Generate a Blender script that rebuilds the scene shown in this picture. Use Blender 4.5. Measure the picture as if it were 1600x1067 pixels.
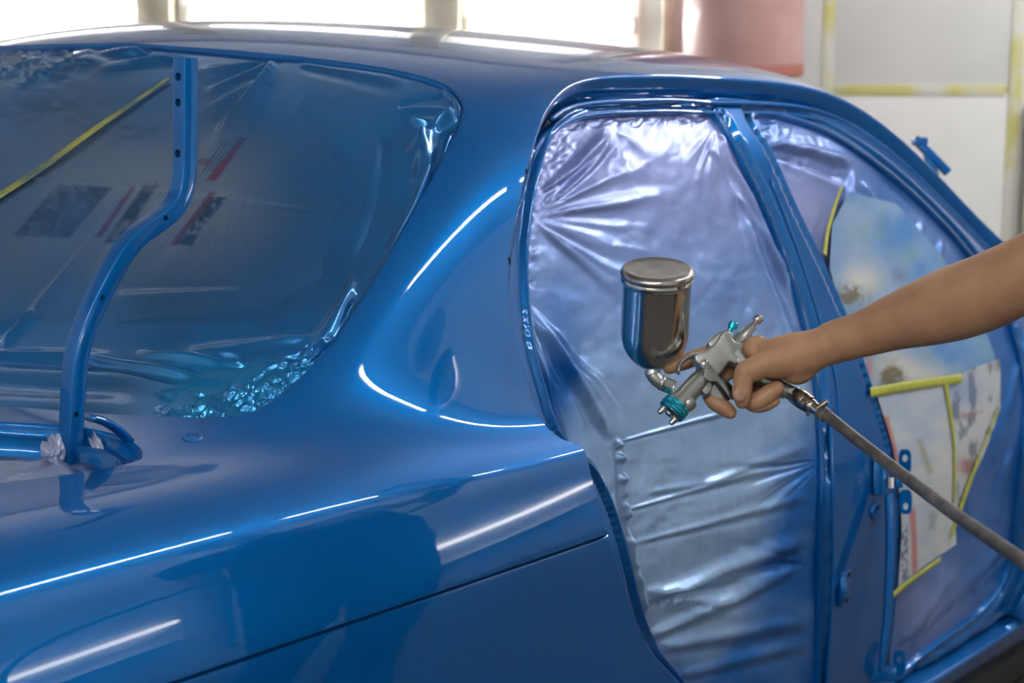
import bpy, bmesh, math, random
import numpy as np
from mathutils import Vector, Matrix
from mathutils.bvhtree import BVHTree
random.seed(7); RNG = np.random.default_rng(11)
sc = bpy.context.scene
for o in list(bpy.data.objects): bpy.data.objects.remove(o)
COL = sc.collection

# ------------------------------------------------------------------ camera
FPX = 2900.0
YAW, TILT = math.radians(38), math.radians(11)
CAM = np.array([-2.67, -2.25, 1.56])
FW = np.array([math.cos(YAW)*math.cos(TILT), math.sin(YAW)*math.cos(TILT), -math.sin(TILT)])
RT = np.array([math.sin(YAW), -math.cos(YAW), 0.0]); UP = np.cross(RT, FW)
cd = bpy.data.cameras.new('camera'); cam = bpy.data.objects.new('camera', cd); COL.objects.link(cam)
cd.sensor_width = 36; cd.lens = FPX*36/1600
cam.matrix_world = Matrix(((RT[0], UP[0], -FW[0], CAM[0]), (RT[1], UP[1], -FW[1], CAM[1]), (RT[2], UP[2], -FW[2], CAM[2]), (0, 0, 0, 1)))
cd.dof.use_dof = True; cd.dof.focus_distance = 2.38; cd.dof.aperture_fstop = 5.6
sc.camera = cam

# ------------------------------------------------------------------ light and exposure
w = bpy.data.worlds.new('world'); sc.world = w; w.use_nodes = True
w.node_tree.nodes['Background'].inputs[0].default_value = (1, 1, 1, 1)
w.node_tree.nodes['Background'].inputs[1].default_value = 0.0
vs = sc.view_settings
sc.display_settings.display_device = 'sRGB'
vs.view_transform = 'Standard'; vs.look = 'None'; vs.gamma = 1; vs.exposure = 0.62; vs.use_curve_mapping = False
TUBE = 34.0        # radiance of the booth's fluorescent tubes
sc.cycles.max_bounces = 10; sc.cycles.glossy_bounces = 6; sc.cycles.transparent_max_bounces = 16
sc.cycles.caustics_reflective = False; sc.cycles.caustics_refractive = False
sc.cycles.sample_clamp_indirect = 8

# ------------------------------------------------------------------ helpers
def ray(px, py): return FW + RT*(px-800)/FPX - UP*(py-533.5)/FPX
def at(px, py, D): return CAM + ray(px, py)*D
def project(P):
    v = np.asarray(P) - CAM; z = v @ FW
    return np.stack([800+FPX*(v@RT)/z, 533.5-FPX*(v@UP)/z], -1)

def material(name, color=(.8, .8, .8), rough=.5, metal=0., coat=0., coat_rough=.03, emit=None, strength=0, spec=.5, trans=0, alpha=1):
    m = bpy.data.materials.new(name); m.use_nodes = True
    b = m.node_tree.nodes['Principled BSDF']
    b.inputs['Base Color'].default_value = (*color, 1); b.inputs['Roughness'].default_value = rough
    b.inputs['Metallic'].default_value = metal; b.inputs['Coat Weight'].default_value = coat
    b.inputs['Coat Roughness'].default_value = coat_rough; b.inputs['Specular IOR Level'].default_value = spec
    b.inputs['Transmission Weight'].default_value = trans; b.inputs['Alpha'].default_value = alpha
    if emit: b.inputs['Emission Color'].default_value = (*emit, 1); b.inputs['Emission Strength'].default_value = strength
    return m
def node(m, kind, **kw):
    n = m.node_tree.nodes.new(kind)
    for k, v in kw.items():
        if k in n.inputs.keys(): n.inputs[k].default_value = v
        else: setattr(n, k, v)
    return n
def link(m, a, b): m.node_tree.links.new(a, b)
def bsdf(m): return m.node_tree.nodes['Principled BSDF']
def add_noise_color(m, c1, c2, scale=6., detail=4., lo=.35, hi=.65):
    t = node(m, 'ShaderNodeTexCoord'); n = node(m, 'ShaderNodeTexNoise', Scale=scale, Detail=detail)
    r = node(m, 'ShaderNodeValToRGB'); r.color_ramp.elements[0].position = lo; r.color_ramp.elements[1].position = hi
    r.color_ramp.elements[0].color = (*c1, 1); r.color_ramp.elements[1].color = (*c2, 1)
    link(m, t.outputs['Object'], n.inputs['Vector']); link(m, n.outputs['Fac'], r.inputs[0]); link(m, r.outputs[0], bsdf(m).inputs['Base Color'])
    return n
def add_bump(m, scale=200., strength=.1, dist=.001, detail=3.):
    t = node(m, 'ShaderNodeTexCoord'); n = node(m, 'ShaderNodeTexNoise', Scale=scale, Detail=detail)
    b = node(m, 'ShaderNodeBump', Strength=strength, Distance=dist)
    link(m, t.outputs['Object'], n.inputs['Vector']); link(m, n.outputs['Fac'], b.inputs['Height']); link(m, b.outputs[0], bsdf(m).inputs['Normal'])

def tag(o, label=None, cat=None, group=None, kind=None):
    if label: o['label'] = label
    if cat: o['category'] = cat
    if group: o['group'] = group
    if kind: o['kind'] = kind
    return o
def mesh_obj(name, V, F, mat=None, parent=None, normals=None, smooth=True, mats=None, mi=None):
    me = bpy.data.meshes.new(name)
    me.from_pydata([tuple(map(float, v)) for v in V], [], [tuple(map(int, f)) for f in F]); me.update()
    if smooth: me.polygons.foreach_set('use_smooth', [True]*len(me.polygons))
    for m in (mats or ([mat] if mat else [])): me.materials.append(m)
    if mi is not None: me.polygons.foreach_set('material_index', [int(i) for i in mi])
    if normals is not None: me.normals_split_custom_set_from_vertices([tuple(map(float, n)) for n in normals])
    o = bpy.data.objects.new(name, me); COL.objects.link(o)
    if parent: o.parent = parent
    return o
def empty(name, loc=(0, 0, 0)):
    o = bpy.data.objects.new(name, None); COL.objects.link(o); o.location = loc; o.empty_display_size = .1
    return o
def child(o, parent):      # parent without moving the child's world place
    o.parent = parent; o.matrix_parent_inverse = Matrix.Translation(-Vector(parent.location)); return o
def from_bm(name, bm, mat, parent=None, smooth=True, angle=None):
    me = bpy.data.meshes.new(name); bm.to_mesh(me); bm.free()
    if smooth: me.polygons.foreach_set('use_smooth', [True]*len(me.polygons))
    me.materials.append(mat)
    if angle is not None: me.set_sharp_from_angle(angle=math.radians(angle))
    o = bpy.data.objects.new(name, me); COL.objects.link(o)
    if parent: child(o, parent)
    return o
def frame_z(d):
    d = np.asarray(d, float); d = d/np.linalg.norm(d)
    a = np.array([0, 0, 1.]) if abs(d[2]) < .9 else np.array([1., 0, 0])
    x = np.cross(a, d); x /= np.linalg.norm(x); return x, np.cross(d, x), d
def box_bm(bm, c, s, axes=None, bevel=0):
    ax = np.eye(3) if axes is None else np.array(axes)
    M = Matrix.Identity(4)
    for i in range(3):
        for j in range(3): M[j][i] = ax[i][j]*s[i]
        M[i][3] = c[i]
    r = bmesh.ops.create_cube(bm, size=1, matrix=M)
    if bevel:
        es = list({e for v in r['verts'] for e in v.link_edges})
        bmesh.ops.bevel(bm, geom=es, offset=bevel, segments=2, affect='EDGES', profile=.5)
def lathe_bm(bm, c, d, prof, n=32, xdir=None, caps=True):
    """prof: list of (distance along d, radius)"""
    x, y, z = frame_z(d); c = np.asarray(c, float)
    rings = []
    for h, r in prof:
        rings.append([bm.verts.new(c+z*h+(x*math.cos(2*math.pi*k/n)+y*math.sin(2*math.pi*k/n))*r) for k in range(n)])
    for a, b in zip(rings, rings[1:]):
        for k in range(n): bm.faces.new((a[k], a[(k+1) % n], b[(k+1) % n], b[k]))
    if caps: bm.faces.new(rings[0][::-1]); bm.faces.new(rings[-1])
def spline(P, n=12, closed=False):
    P = np.asarray(P, float); out = []
    N = len(P); rng = range(N if closed else N-1)
    g = (lambda i: P[i % N]) if closed else (lambda i: P[min(max(i, 0), N-1)])
    for i in rng:
        p0, p1, p2, p3 = g(i-1), g(i), g(i+1), g(i+2)
        # centripetal-ish tangents keep long/short neighbours from overshooting
        d0, d1, d2 = [max(np.linalg.norm(q), 1e-9)**.5 for q in (p1-p0, p2-p1, p3-p2)]
        m1 = (p2-p1)+d1*((p1-p0)/d0-(p2-p0)/(d0+d1)) if d0 > 1e-4 else p2-p1
        m2 = (p2-p1)+d1*((p3-p2)/d2-(p3-p1)/(d1+d2)) if d2 > 1e-4 else p2-p1
        for k in range(n):
            t = k/n; t2 = t*t; t3 = t2*t
            out.append((2*t3-3*t2+1)*p1+(t3-2*t2+t)*m1+(-2*t3+3*t2)*p2+(t3-t2)*m2)
    if not closed: out.append(P[-1])
    return np.array(out)
def tube_bm(bm, P, R, n=12, caps=True, sx=1., up=None):
    """smooth tube through points P with radii R; sx squashes across"""
    P = np.asarray(P, float); R = np.broadcast_to(np.asarray(R, float), (len(P),))
    T = np.gradient(P, axis=0); T /= np.linalg.norm(T, axis=1)[:, None]
    x = frame_z(T[0])[0] if up is None else np.cross(up, T[0]); x = x/np.linalg.norm(x)
    rings = []
    for p, t, r in zip(P, T, R):
        x = x-t*(x@t); x /= np.linalg.norm(x); y = np.cross(t, x)
        rings.append([bm.verts.new(p+(x*math.cos(2*math.pi*k/n)*sx+y*math.sin(2*math.pi*k/n))*r) for k in range(n)])
    for a, b in zip(rings, rings[1:]):
        for k in range(n): bm.faces.new((a[k], a[(k+1) % n], b[(k+1) % n], b[k]))
    if caps: bm.faces.new(rings[0][::-1]); bm.faces.new(rings[-1])
def smooth01(t): t = np.clip(t, 0, 1); return t*t*(3-2*t)

# ------------------------------------------------------------------ materials
def paint_material():
    m = material('blue_car_paint', (.003, .10, .36), .30, .35, 1., .02, spec=0.)
    lw = node(m, 'ShaderNodeLayerWeight', Blend=.35)
    mx = node(m, 'ShaderNodeMix', data_type='RGBA')
    mx.inputs[6].default_value = (.0005, .145, .47, 1); mx.inputs[7].default_value = (.0005, .055, .25, 1)
    link(m, lw.outputs['Facing'], mx.inputs[0]); link(m, mx.outputs[2], bsdf(m).inputs['Base Color'])
    return m
M_PAINT = paint_material()
M_WALL = material('white_booth_wall', (.80, .79, .77), .45)
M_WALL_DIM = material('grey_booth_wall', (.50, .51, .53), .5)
M_CEIL = material('dim_booth_ceiling', (.40, .41, .43), .6)
M_FLOOR = material('grey_booth_floor', (.115, .108, .098), .7, spec=.2)
M_TUBE = material('fluorescent_tube_glow', (1, 1, 1), .4, emit=(1, .99, .97), strength=TUBE)
M_TUBE_BRIGHT = material('bright_tube_glow', (1, 1, 1), .4, emit=(1, .99, .97), strength=TUBE*2.4)
M_TUBE_DIM = material('shaded_tube_glow', (1, 1, 1), .4, emit=(1, .99, .97), strength=TUBE*.22)
M_STEEL = material('brushed_steel', (.58, .57, .54), .25, 1.)

# ------------------------------------------------------------------ the booth
RA = math.radians(36.5)
E1 = np.array([math.cos(RA), math.sin(RA), 0]); E2 = np.array([math.sin(RA), -math.cos(RA), 0]); EZ = np.array([0, 0, 1.])
RO = np.array([CAM[0], CAM[1], 0])
def room(f, r, z): return RO + E1*f + E2*r + EZ*z
FAR, NEAR, SIDE_L, HIGH, WALL_Y = 6.4, -2.6, -3.6, 3.1, -3.4           # the right wall runs along the car at y = WALL_Y
def r_at(f): return ((WALL_Y-RO[1])-E1[1]*f)/E2[1]                      # where the right wall meets a line of constant f
FOOT = [room(NEAR, SIDE_L, 0), room(NEAR, r_at(NEAR), 0), room(FAR, r_at(FAR), 0), room(FAR, SIDE_L, 0)]
def slab_h(name, z0, z1, mat):
    V = [p+EZ*z0 for p in FOOT]+[p+EZ*z1 for p in FOOT]
    return tag(mesh_obj(name, V, [(3, 2, 1, 0), (4, 5, 6, 7), (0, 1, 5, 4), (1, 2, 6, 5), (2, 3, 7, 6), (3, 0, 4, 7)], mat, smooth=False), kind='structure')
def slab_w(name, a, b, mat, th=.1):
    d = (b-a)/np.linalg.norm(b-a); n = np.cross(d, EZ)*th
    if (np.mean(FOOT, 0)-a)@n > 0: n = -n
    V = [a, b, b+n, a+n]; V = [p+EZ*0. for p in V]+[p+EZ*HIGH for p in V]
    return tag(mesh_obj(name, V, [(3, 2, 1, 0), (4, 5, 6, 7), (0, 1, 5, 4), (1, 2, 6, 5), (2, 3, 7, 6), (3, 0, 4, 7)], mat, smooth=False), kind='structure')
slab_h('floor', -.1, 0, M_FLOOR); slab_h('ceiling', HIGH, HIGH+.1, M_CEIL)
slab_w('wall_back', FOOT[2], FOOT[3], M_WALL); slab_w('wall_front', FOOT[0], FOOT[1], M_WALL)
slab_w('wall_left', FOOT[3], FOOT[0], M_WALL); slab_w('wall_right', FOOT[1], FOOT[2], M_WALL_DIM)

# ------------------------------------------------------------------ the car body as one skin H(u, v)
# columns: stations along the car (x forward); rows: the section from the sill (0) to the roof's centre line (20)
def st(*rows): return rows
SILL = [(-.70, .14), (-.775, .20), (-.812, .36), (-.828, .55), (-.836, .72), (-.840, .80)]
STN = [
 (-2.30, [(-.68, .16), (-.75, .22), (-.785, .38), (-.80, .57), (-.808, .76), (-.812, .85), (-.806, .885), (-.796, .93), (-.78, .968), (-.752, .992), (-.72, 1.004), (-.69, 1.010), (-.66, 1.014), (-.63, 1.016), (-.60, 1.018), (-.57, 1.02), (-.53, 1.022), (-.48, 1.025), (-.38, 1.03), (-.20, 1.034), (0, 1.036)]),
 (-1.80, [(-.69, .15), (-.765, .21), (-.80, .37), (-.815, .56), (-.824, .75), (-.829, .84), (-.824, .878), (-.814, .925), (-.797, .966), (-.768, .993), (-.735, 1.008), (-.70, 1.016), (-.67, 1.021), (-.64, 1.024), (-.61, 1.027), (-.58, 1.029), (-.54, 1.031), (-.48, 1.034), (-.38, 1.04), (-.20, 1.045), (0, 1.047)]),
 (-1.50, [(-.70, .14), (-.775, .20), (-.808, .36), (-.822, .55), (-.831, .74), (-.836, .826), (-.832, .868), (-.822, .918), (-.805, .960), (-.775, .988), (-.742, 1.004), (-.705, 1.013), (-.672, 1.019), (-.642, 1.022), (-.61, 1.025), (-.58, 1.027), (-.54, 1.029), (-.48, 1.033), (-.38, 1.04), (-.20, 1.045), (0, 1.047)]),
 (-1.22, [(-.70, .14), (-.775, .20), (-.810, .36), (-.826, .55), (-.835, .73), (-.840, .818), (-.836, .860), (-.826, .912), (-.810, .952), (-.780, .979), (-.748, .994), (-.715, 1.004), (-.685, 1.010), (-.658, 1.015), (-.63, 1.019), (-.60, 1.022), (-.56, 1.026), (-.50, 1.03), (-.39, 1.038), (-.21, 1.046), (0, 1.05)]),
 (-1.05, [(-.70, .14), (-.775, .20), (-.811, .36), (-.827, .55), (-.836, .725), (-.841, .812), (-.837, .854), (-.827, .905), (-.812, .944), (-.784, .968), (-.755, .985), (-.728, 1.002), (-.702, 1.024), (-.680, 1.046), (-.660, 1.066), (-.64, 1.080), (-.61, 1.092), (-.56, 1.104), (-.44, 1.128), (-.24, 1.148), (0, 1.156)]),
 (-.88, [(-.70, .14), (-.775, .20), (-.811, .36), (-.828, .55), (-.837, .72), (-.842, .806), (-.838, .848), (-.829, .898), (-.815, .934), (-.787, .954), (-.764, .974), (-.744, 1.004), (-.724, 1.046), (-.702, 1.096), (-.675, 1.148), (-.648, 1.186), (-.615, 1.21), (-.565, 1.23), (-.45, 1.262), (-.25, 1.288), (0, 1.298)]),
 (-.72, [(-.70, .14), (-.775, .20), (-.812, .36), (-.828, .55), (-.837, .72), (-.842, .800), (-.839, .842), (-.831, .890), (-.819, .926), (-.792, .944), (-.772, .966), (-.757, 1.006), (-.740, 1.066), (-.716, 1.140), (-.684, 1.222), (-.650, 1.282), (-.612, 1.318), (-.562, 1.342), (-.45, 1.378), (-.25, 1.412), (0, 1.424)]),
 (-.58, [(-.70, .14), (-.775, .20), (-.812, .36), (-.828, .55), (-.837, .72), (-.842, .796), (-.839, .838), (-.832, .886), (-.821, .920), (-.796, .938), (-.777, .962), (-.763, 1.006), (-.746, 1.078), (-.720, 1.165), (-.685, 1.266), (-.648, 1.336), (-.606, 1.386), (-.556, 1.416), (-.45, 1.445), (-.25, 1.474), (0, 1.486)]),
 (-.38, [(-.70, .14), (-.775, .20), (-.812, .36), (-.828, .55), (-.837, .71), (-.842, .784), (-.839, .828), (-.833, .876), (-.822, .910), (-.798, .930), (-.780, .956), (-.766, 1.004), (-.748, 1.08), (-.720, 1.18), (-.682, 1.29), (-.645, 1.36), (-.602, 1.408), (-.545, 1.438), (-.44, 1.465), (-.24, 1.490), (0, 1.500)]),
 (-.10, [(-.70, .13), (-.775, .19), (-.812, .35), (-.828, .53), (-.837, .69), (-.842, .764), (-.839, .808), (-.833, .856), (-.822, .892), (-.798, .914), (-.780, .942), (-.766, .99), (-.748, 1.07), (-.720, 1.17), (-.682, 1.28), (-.645, 1.352), (-.602, 1.402), (-.545, 1.431), (-.44, 1.456), (-.24, 1.478), (0, 1.486)]),
 (.20, [(-.70, .12), (-.775, .18), (-.812, .34), (-.828, .52), (-.837, .67), (-.842, .744), (-.839, .788), (-.833, .836), (-.822, .872), (-.798, .896), (-.780, .925), (-.766, .97), (-.749, 1.045), (-.722, 1.145), (-.684, 1.24), (-.650, 1.308), (-.610, 1.358), (-.560, 1.389), (-.45, 1.412), (-.24, 1.43), (0, 1.436)]),
 (.45, [(-.70, .11), (-.775, .17), (-.812, .33), (-.828, .50), (-.837, .65), (-.842, .726), (-.839, .770), (-.833, .82), (-.822, .856), (-.798, .88), (-.782, .908), (-.769, .95), (-.753, 1.01), (-.728, 1.09), (-.695, 1.17), (-.665, 1.228), (-.632, 1.268), (-.590, 1.290), (-.48, 1.315), (-.26, 1.34), (0, 1.35)]),
 (.75, [(-.70, .10), (-.775, .16), (-.812, .32), (-.828, .48), (-.837, .63), (-.842, .706), (-.839, .75), (-.833, .80), (-.822, .838), (-.798, .862), (-.784, .886), (-.773, .916), (-.760, .955), (-.744, 1.0), (-.722, 1.043), (-.70, 1.072), (-.675, 1.095), (-.64, 1.112), (-.52, 1.14), (-.28, 1.175), (0, 1.19)]),
 (1.05, [(-.70, .09), (-.775, .15), (-.812, .31), (-.828, .46), (-.837, .61), (-.842, .686), (-.839, .73), (-.833, .78), (-.822, .818), (-.800, .842), (-.788, .862), (-.778, .880), (-.768, .895), (-.756, .908), (-.742, .918), (-.725, .926), (-.70, .934), (-.66, .945), (-.54, .97), (-.29, 1.0), (0, 1.01)]),
 (1.45, [(-.70, .08), (-.775, .14), (-.812, .30), (-.828, .45), (-.837, .59), (-.842, .666), (-.839, .71), (-.833, .76), (-.822, .798), (-.800, .82), (-.786, .832), (-.77, .840), (-.75, .846), (-.73, .851), (-.71, .856), (-.69, .860), (-.66, .865), (-.62, .872), (-.51, .885), (-.28, .90), (0, .905)]),
]
YC = .14                                                               # the car's centre line
STN = [(x, [list(r) for r in rows]) for x, rows in STN]
for x, rows in STN:
    if x < .3:                                                         # fuller shoulder, slight lean of the panel above the crease
        for j, k in ((7, .3), (8, 1), (9, 1.3), (10, 1.2), (11, .8), (12, .3)): rows[j][0] -= .005*k; rows[j][1] += .006*k
        rows[5][0] -= .003; rows[6][0] -= .0015
    dz = {.20: .024, .45: .080, .75: .078, 1.05: .036}.get(x, 0)       # screen pillar
    for j in range(8, 21): rows[j][1] += dz*min(1, (j-7)/7)
CP = np.array([[(x, y+YC*min(max((.62+y)/.62, 0), 1), z) for y, z in rows] for x, rows in STN])       # (nu, nv, 3)
NU, NV = CP.shape[0], CP.shape[1]
VF = 2*(NV-1)                                                          # v runs over the whole car, right sill to left sill
def pad_net(CP):
    X = np.pad(CP, ((1, 1), (1, 1), (0, 0)), mode='edge').astype(float)
    X[0] = 2*X[1]-X[2]; X[-1] = 2*X[-2]-X[-3]
    X[:, 0] = 2*X[:, 1]-X[:, 2]; X[:, -1] = X[:, -3]*np.array([1, -1, 1])+np.array([0, 2*YC, 0])
    return X
SKIN = pad_net(CP)
CPI = CP.copy()                                                        # inner side frame: the same without the shoulder ledge
for i in range(NU):
    for j in range(5, 13):
        t = (CP[i, j, 2]-CP[i, 4, 2])/(CP[i, 13, 2]-CP[i, 4, 2]); CPI[i, j, 1] = CP[i, 4, 1]*(1-t)+CP[i, 13, 1]*t-.02*math.sin(math.pi*t)
FRAME = pad_net(CPI)
VC = 5.35                                                              # the row of the side crease
def bspline_w(t, n):
    t = np.clip(np.asarray(t, float), 0, n-1)
    i = np.minimum(np.floor(t).astype(int), n-2); f = t-i
    return i, np.stack([(1-f)**3, 3*f**3-6*f**2+4, -3*f**3+3*f**2+3*f+1, f**3], -1)/6
def H0(u, v, net):
    u = np.asarray(u, float); v = np.asarray(v, float); left = v > NV-1; v = np.where(left, VF-v, v)
    iu, bu = bspline_w(u, NU); iv, bv = bspline_w(v, NV)
    P = np.zeros(u.shape+(3,))
    for a in range(4):
        for b in range(4):
            P += (bu[..., a]*bv[..., b])[..., None]*net[iu+a, iv+b]
    if net is SKIN:                                                    # the panel above the crease overhangs the one below
        d = v-VC; P[..., 1] += .0075*smooth01((.06-d)/.10)*np.exp(-np.maximum(-d, 0)/1.4)+.0035*np.exp(-((d+.05)/.035)**2)
    P[..., 1] = np.where(left, 2*YC-P[..., 1], P[..., 1])
    return P
def normal(u, v, net=None, e=1e-3):
    net = SKIN if net is None else net
    u = np.asarray(u, float); v = np.asarray(v, float)
    ua, ub = np.clip(u-e, 0, NU-1), np.clip(u+e, 0, NU-1); va, vb = np.clip(v-e, 0, VF), np.clip(v+e, 0, VF)
    n = -np.cross(H0(ub, v, net)-H0(ua, v, net), H0(u, vb, net)-H0(u, va, net)); n /= np.linalg.norm(n, axis=-1)[..., None]+1e-12
    return n*NSIGN
NSIGN = 1.
if normal(np.array([6.]), np.array([4.]))[0][1] > 0: NSIGN = -1.
def H(u, v, off=0., net=None):
    net = SKIN if net is None else net
    P = H0(u, v, net)
    return P+normal(u, v, net)*off if np.any(off) else P
_gu, _gv = np.meshgrid(np.linspace(0, NU-1, 160), np.linspace(0, VF, 380), indexing='ij')
GUESS = {}
for _k, _net in (('s', SKIN), ('f', FRAME)):
    _p = H(_gu, _gv, 0, _net); GUESS[_k] = (project(_p), ((CAM-_p)*normal(_gu, _gv, _net)).sum(-1) > 0)
def pix2uv(pts, off=0., net=None):
    """car-skin parameters of the points seen at these picture places (skin moved by off along its normal)"""
    net = SKIN if net is None else net; gpx, gf = GUESS['s' if net is SKIN else 'f']; out = []
    for p in np.asarray(pts, float):
        d = ((gpx-p)**2).sum(-1)+np.where(gf, 0, 1e5)
        k = np.unravel_index(np.argmin(d), d.shape); x = np.array([_gu[k], _gv[k]])
        for it in range(20):
            q = np.array([x, x+[1e-3, 0], x+[0, 1e-3]]); o = project(H(q[:, 0], q[:, 1], off, net))
            J = np.stack([(o[1]-o[0])/1e-3, (o[2]-o[0])/1e-3], 1); r = p-o[0]
            s = np.clip(np.linalg.lstsq(J, r, rcond=1e-3)[0], -.4, .4); x = np.clip(x+s, [0, 0], [NU-1, VF])
            if np.abs(r).max() < .03: break
        out.append(x)
    return np.array(out)
def skin_at(px, py, off=0., net=None):
    q = pix2uv([(px, py)], off, net); return H(q[:, 0], q[:, 1], off, net)[0], normal(q[:, 0], q[:, 1], net)[0]
# ---- trimming: signed distance to a closed (u,v) outline, in roughly metric units
SU, SV = .22, .10
def sdist(UV, poly):
    """positive inside"""
    P = UV.reshape(-1, 2)*[SU, SV]; A = poly*[SU, SV]; B = np.roll(A, -1, 0)
    lo, hi = A.min(0)-.12, A.max(0)+.12
    out = np.full(len(P), -1.); near = np.zeros((len(P), 2))
    idx = np.where(((P > lo) & (P < hi)).all(1))[0]
    for c in range(0, len(idx), 20000):
        ii = idx[c:c+20000]; p = P[ii][:, None, :]
        ab = B-A; t = np.clip(((p-A)*ab).sum(-1)/((ab*ab).sum(-1)+1e-15), 0, 1)
        q = A+ab*t[..., None]; d2 = ((p-q)**2).sum(-1); k = d2.argmin(1)
        d = np.sqrt(d2[np.arange(len(ii)), k]); near[ii] = q[np.arange(len(ii)), k]
        y = p[..., 1]; cond = (A[:, 1] > y) != (B[:, 1] > y)
        xi = A[:, 0]+(y-A[:, 1])*(B[:, 0]-A[:, 0])/np.where(np.abs(B[:, 1]-A[:, 1]) < 1e-12, 1e-12, B[:, 1]-A[:, 1])
        ins = (cond & (p[..., 0] < xi)).sum(1) % 2 == 1
        out[ii] = np.where(ins, d, -d)
    return out.reshape(UV.shape[:-1]), (near/[SU, SV]).reshape(UV.shape)
def clip_grid(us, vs, keep_in=(), cut_out=(), f_extra=None):
    """triangulated (u,v) grid kept inside the outlines keep_in and outside cut_out; returns UV, faces"""
    U, V_ = np.meshgrid(us, vs, indexing='ij'); UV = np.stack([U, V_], -1)
    nu, nv = U.shape; UV = UV.reshape(-1, 2)
    idx = np.arange(nu*nv).reshape(nu, nv)
    quads = np.stack([idx[:-1, :-1], idx[1:, :-1], idx[1:, 1:], idx[:-1, 1:]], -1).reshape(-1, 4)
    polys = [list(q) for q in quads]
    for poly, sgn in [(p, 1) for p in keep_in]+[(p, -1) for p in cut_out]:
        f, near = sdist(UV, poly); f = f*sgn
        newUV = [tuple(x) for x in UV]; cache = {}; res = []
        def cutpoint(a, b):
            k = (a, b) if a < b else (b, a)
            if k not in cache:
                t = f[a]/(f[a]-f[b]); p = UV[a]+(UV[b]-UV[a])*t
                cache[k] = len(newUV); newUV.append(tuple(p))
            return cache[k]
        fpos = f > 0
        for q in polys:
            s = [fpos[i] for i in q]
            if all(s): res.append(q); continue
            if not any(s): continue
            r = []
            n = len(q)
            for i in range(n):
                a, b = q[i], q[(i+1) % n]
                if s[i]: r.append(a)
                if s[i] != s[(i+1) % n]: r.append(cutpoint(a, b))
            if len(r) > 2: res.append(r)
        UV2 = np.array(newUV)
        if cache:                                    # snap the cut onto the exact outline
            ids = np.array(list(cache.values())); _, nr = sdist(UV2[ids], poly); UV2[ids] = nr
        UV = UV2; polys = res
    used = np.zeros(len(UV), bool)
    for q in polys: used[q] = True
    remap = np.cumsum(used)-1
    return UV[used], [[remap[i] for i in q] for q in polys]
def outline(px, off=0., n=10, closed=True, net=None):
    return pix2uv(spline(px, n, closed), off, net)

PX_DOORS = [(1190, 1225), (1140, 1185), (1100, 1120), (1060, 1067), (1025, 1030), (1000, 990), (985, 945), (965, 888), (945, 822), (925, 750), (908, 697), (880, 687), (855, 668), (838, 640), (825, 600), (808, 550), (798, 500), (793, 440), (797, 390), (805, 340), (818, 280), (830, 235), (843, 195), (860, 162), (885, 137), (915, 124), (960, 118), (1030, 117)]
PX_SILL = [(1600, 975), (1462, 1067), (1330, 1155), (1250, 1208), (1215, 1224)]
_a = pix2uv(spline(PX_DOORS, 10)); _s = pix2uv(spline(PX_SILL, 6))
RAIL = spline([(_a[-1, 0], _a[-1, 1]), (9.3, _a[-1, 1]-.03), (10.2, 16.3), (11.2, 16.25), (12.2, 16.1), (12.85, 15.0), (13.2, 12.0), (13.25, 8.), (13.15, 4.), (13.0, 2.3), (12.8, 1.62), (_s[0, 0], _s[0, 1])], 14)[1:-1]
OUT_DOORS = np.vstack([_a, RAIL, _s])
CAR = empty('car', (0, 0, 0)); tag(CAR, 'blue sedan body with doors and trunk lid off, masked for spraying', 'car')

PX_GL = [(-90, 628), (0, 634), (140, 645), (240, 650), (330, 652), (385, 647), (408, 638), (430, 624), (470, 592), (520, 540), (560, 482), (600, 418), (640, 348), (680, 272), (700, 235), (720, 195), (726, 170), (720, 150), (703, 136), (670, 122), (600, 106), (500, 92), (380, 80), (260, 71), (200, 67), (100, 63)]
PX_BOOT = [(-110, 652), (0, 658), (90, 664), (150, 671), (195, 684), (222, 703), (222, 716), (200, 724), (136, 737), (60, 747), (0, 754), (-120, 775), (-260, 800), (-420, 830)]
def both_sides(uv):
    """an open run from the centre line round the right side back to the centre line; the left mirrors it"""
    uv = uv[uv[:, 1] < NV-1.02]
    uv = np.vstack([[uv[0, 0], NV-1.0], uv, [uv[-1, 0], NV-1.0]])
    m = uv[1:-1][::-1].copy(); m[:, 1] = VF-m[:, 1]
    return np.vstack([uv, m])
OUT_GLASS = both_sides(pix2uv(spline(PX_GL, 10)))
_b = pix2uv(spline(PX_BOOT, 8)); OUT_BOOT = both_sides(np.vstack([_b, [.3, _b[-1, 1]]]))
OUT_DOORS_L = OUT_DOORS.copy(); OUT_DOORS_L[:, 1] = VF-OUT_DOORS_L[:, 1]
OUT_SCREEN = both_sides(np.array([(12.75, 20), (12.75, 18.3), (12.6, 17.5), (12.3, 17.35), (11.5, 17.5), (10.7, 17.7), (10.55, 18.2), (10.5, 19.), (10.5, 20)]))
us = np.linspace(0, NU-1, 290)
vs_ = np.unique(np.concatenate([np.linspace(0, 5, 40), np.linspace(5, 5.18, 6), np.linspace(5.18, 5.5, 44), np.linspace(5.5, 5.8, 8), np.linspace(5.8, NV-1, 190), np.linspace(NV-1, VF, 120)]))
UV, F = clip_grid(us, vs_, cut_out=[OUT_DOORS, OUT_DOORS_L, OUT_GLASS, OUT_BOOT, OUT_SCREEN])
mesh_obj('body_shell', H(UV[:, 0], UV[:, 1]), F, M_PAINT, CAR, normal(UV[:, 0], UV[:, 1]))

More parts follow.
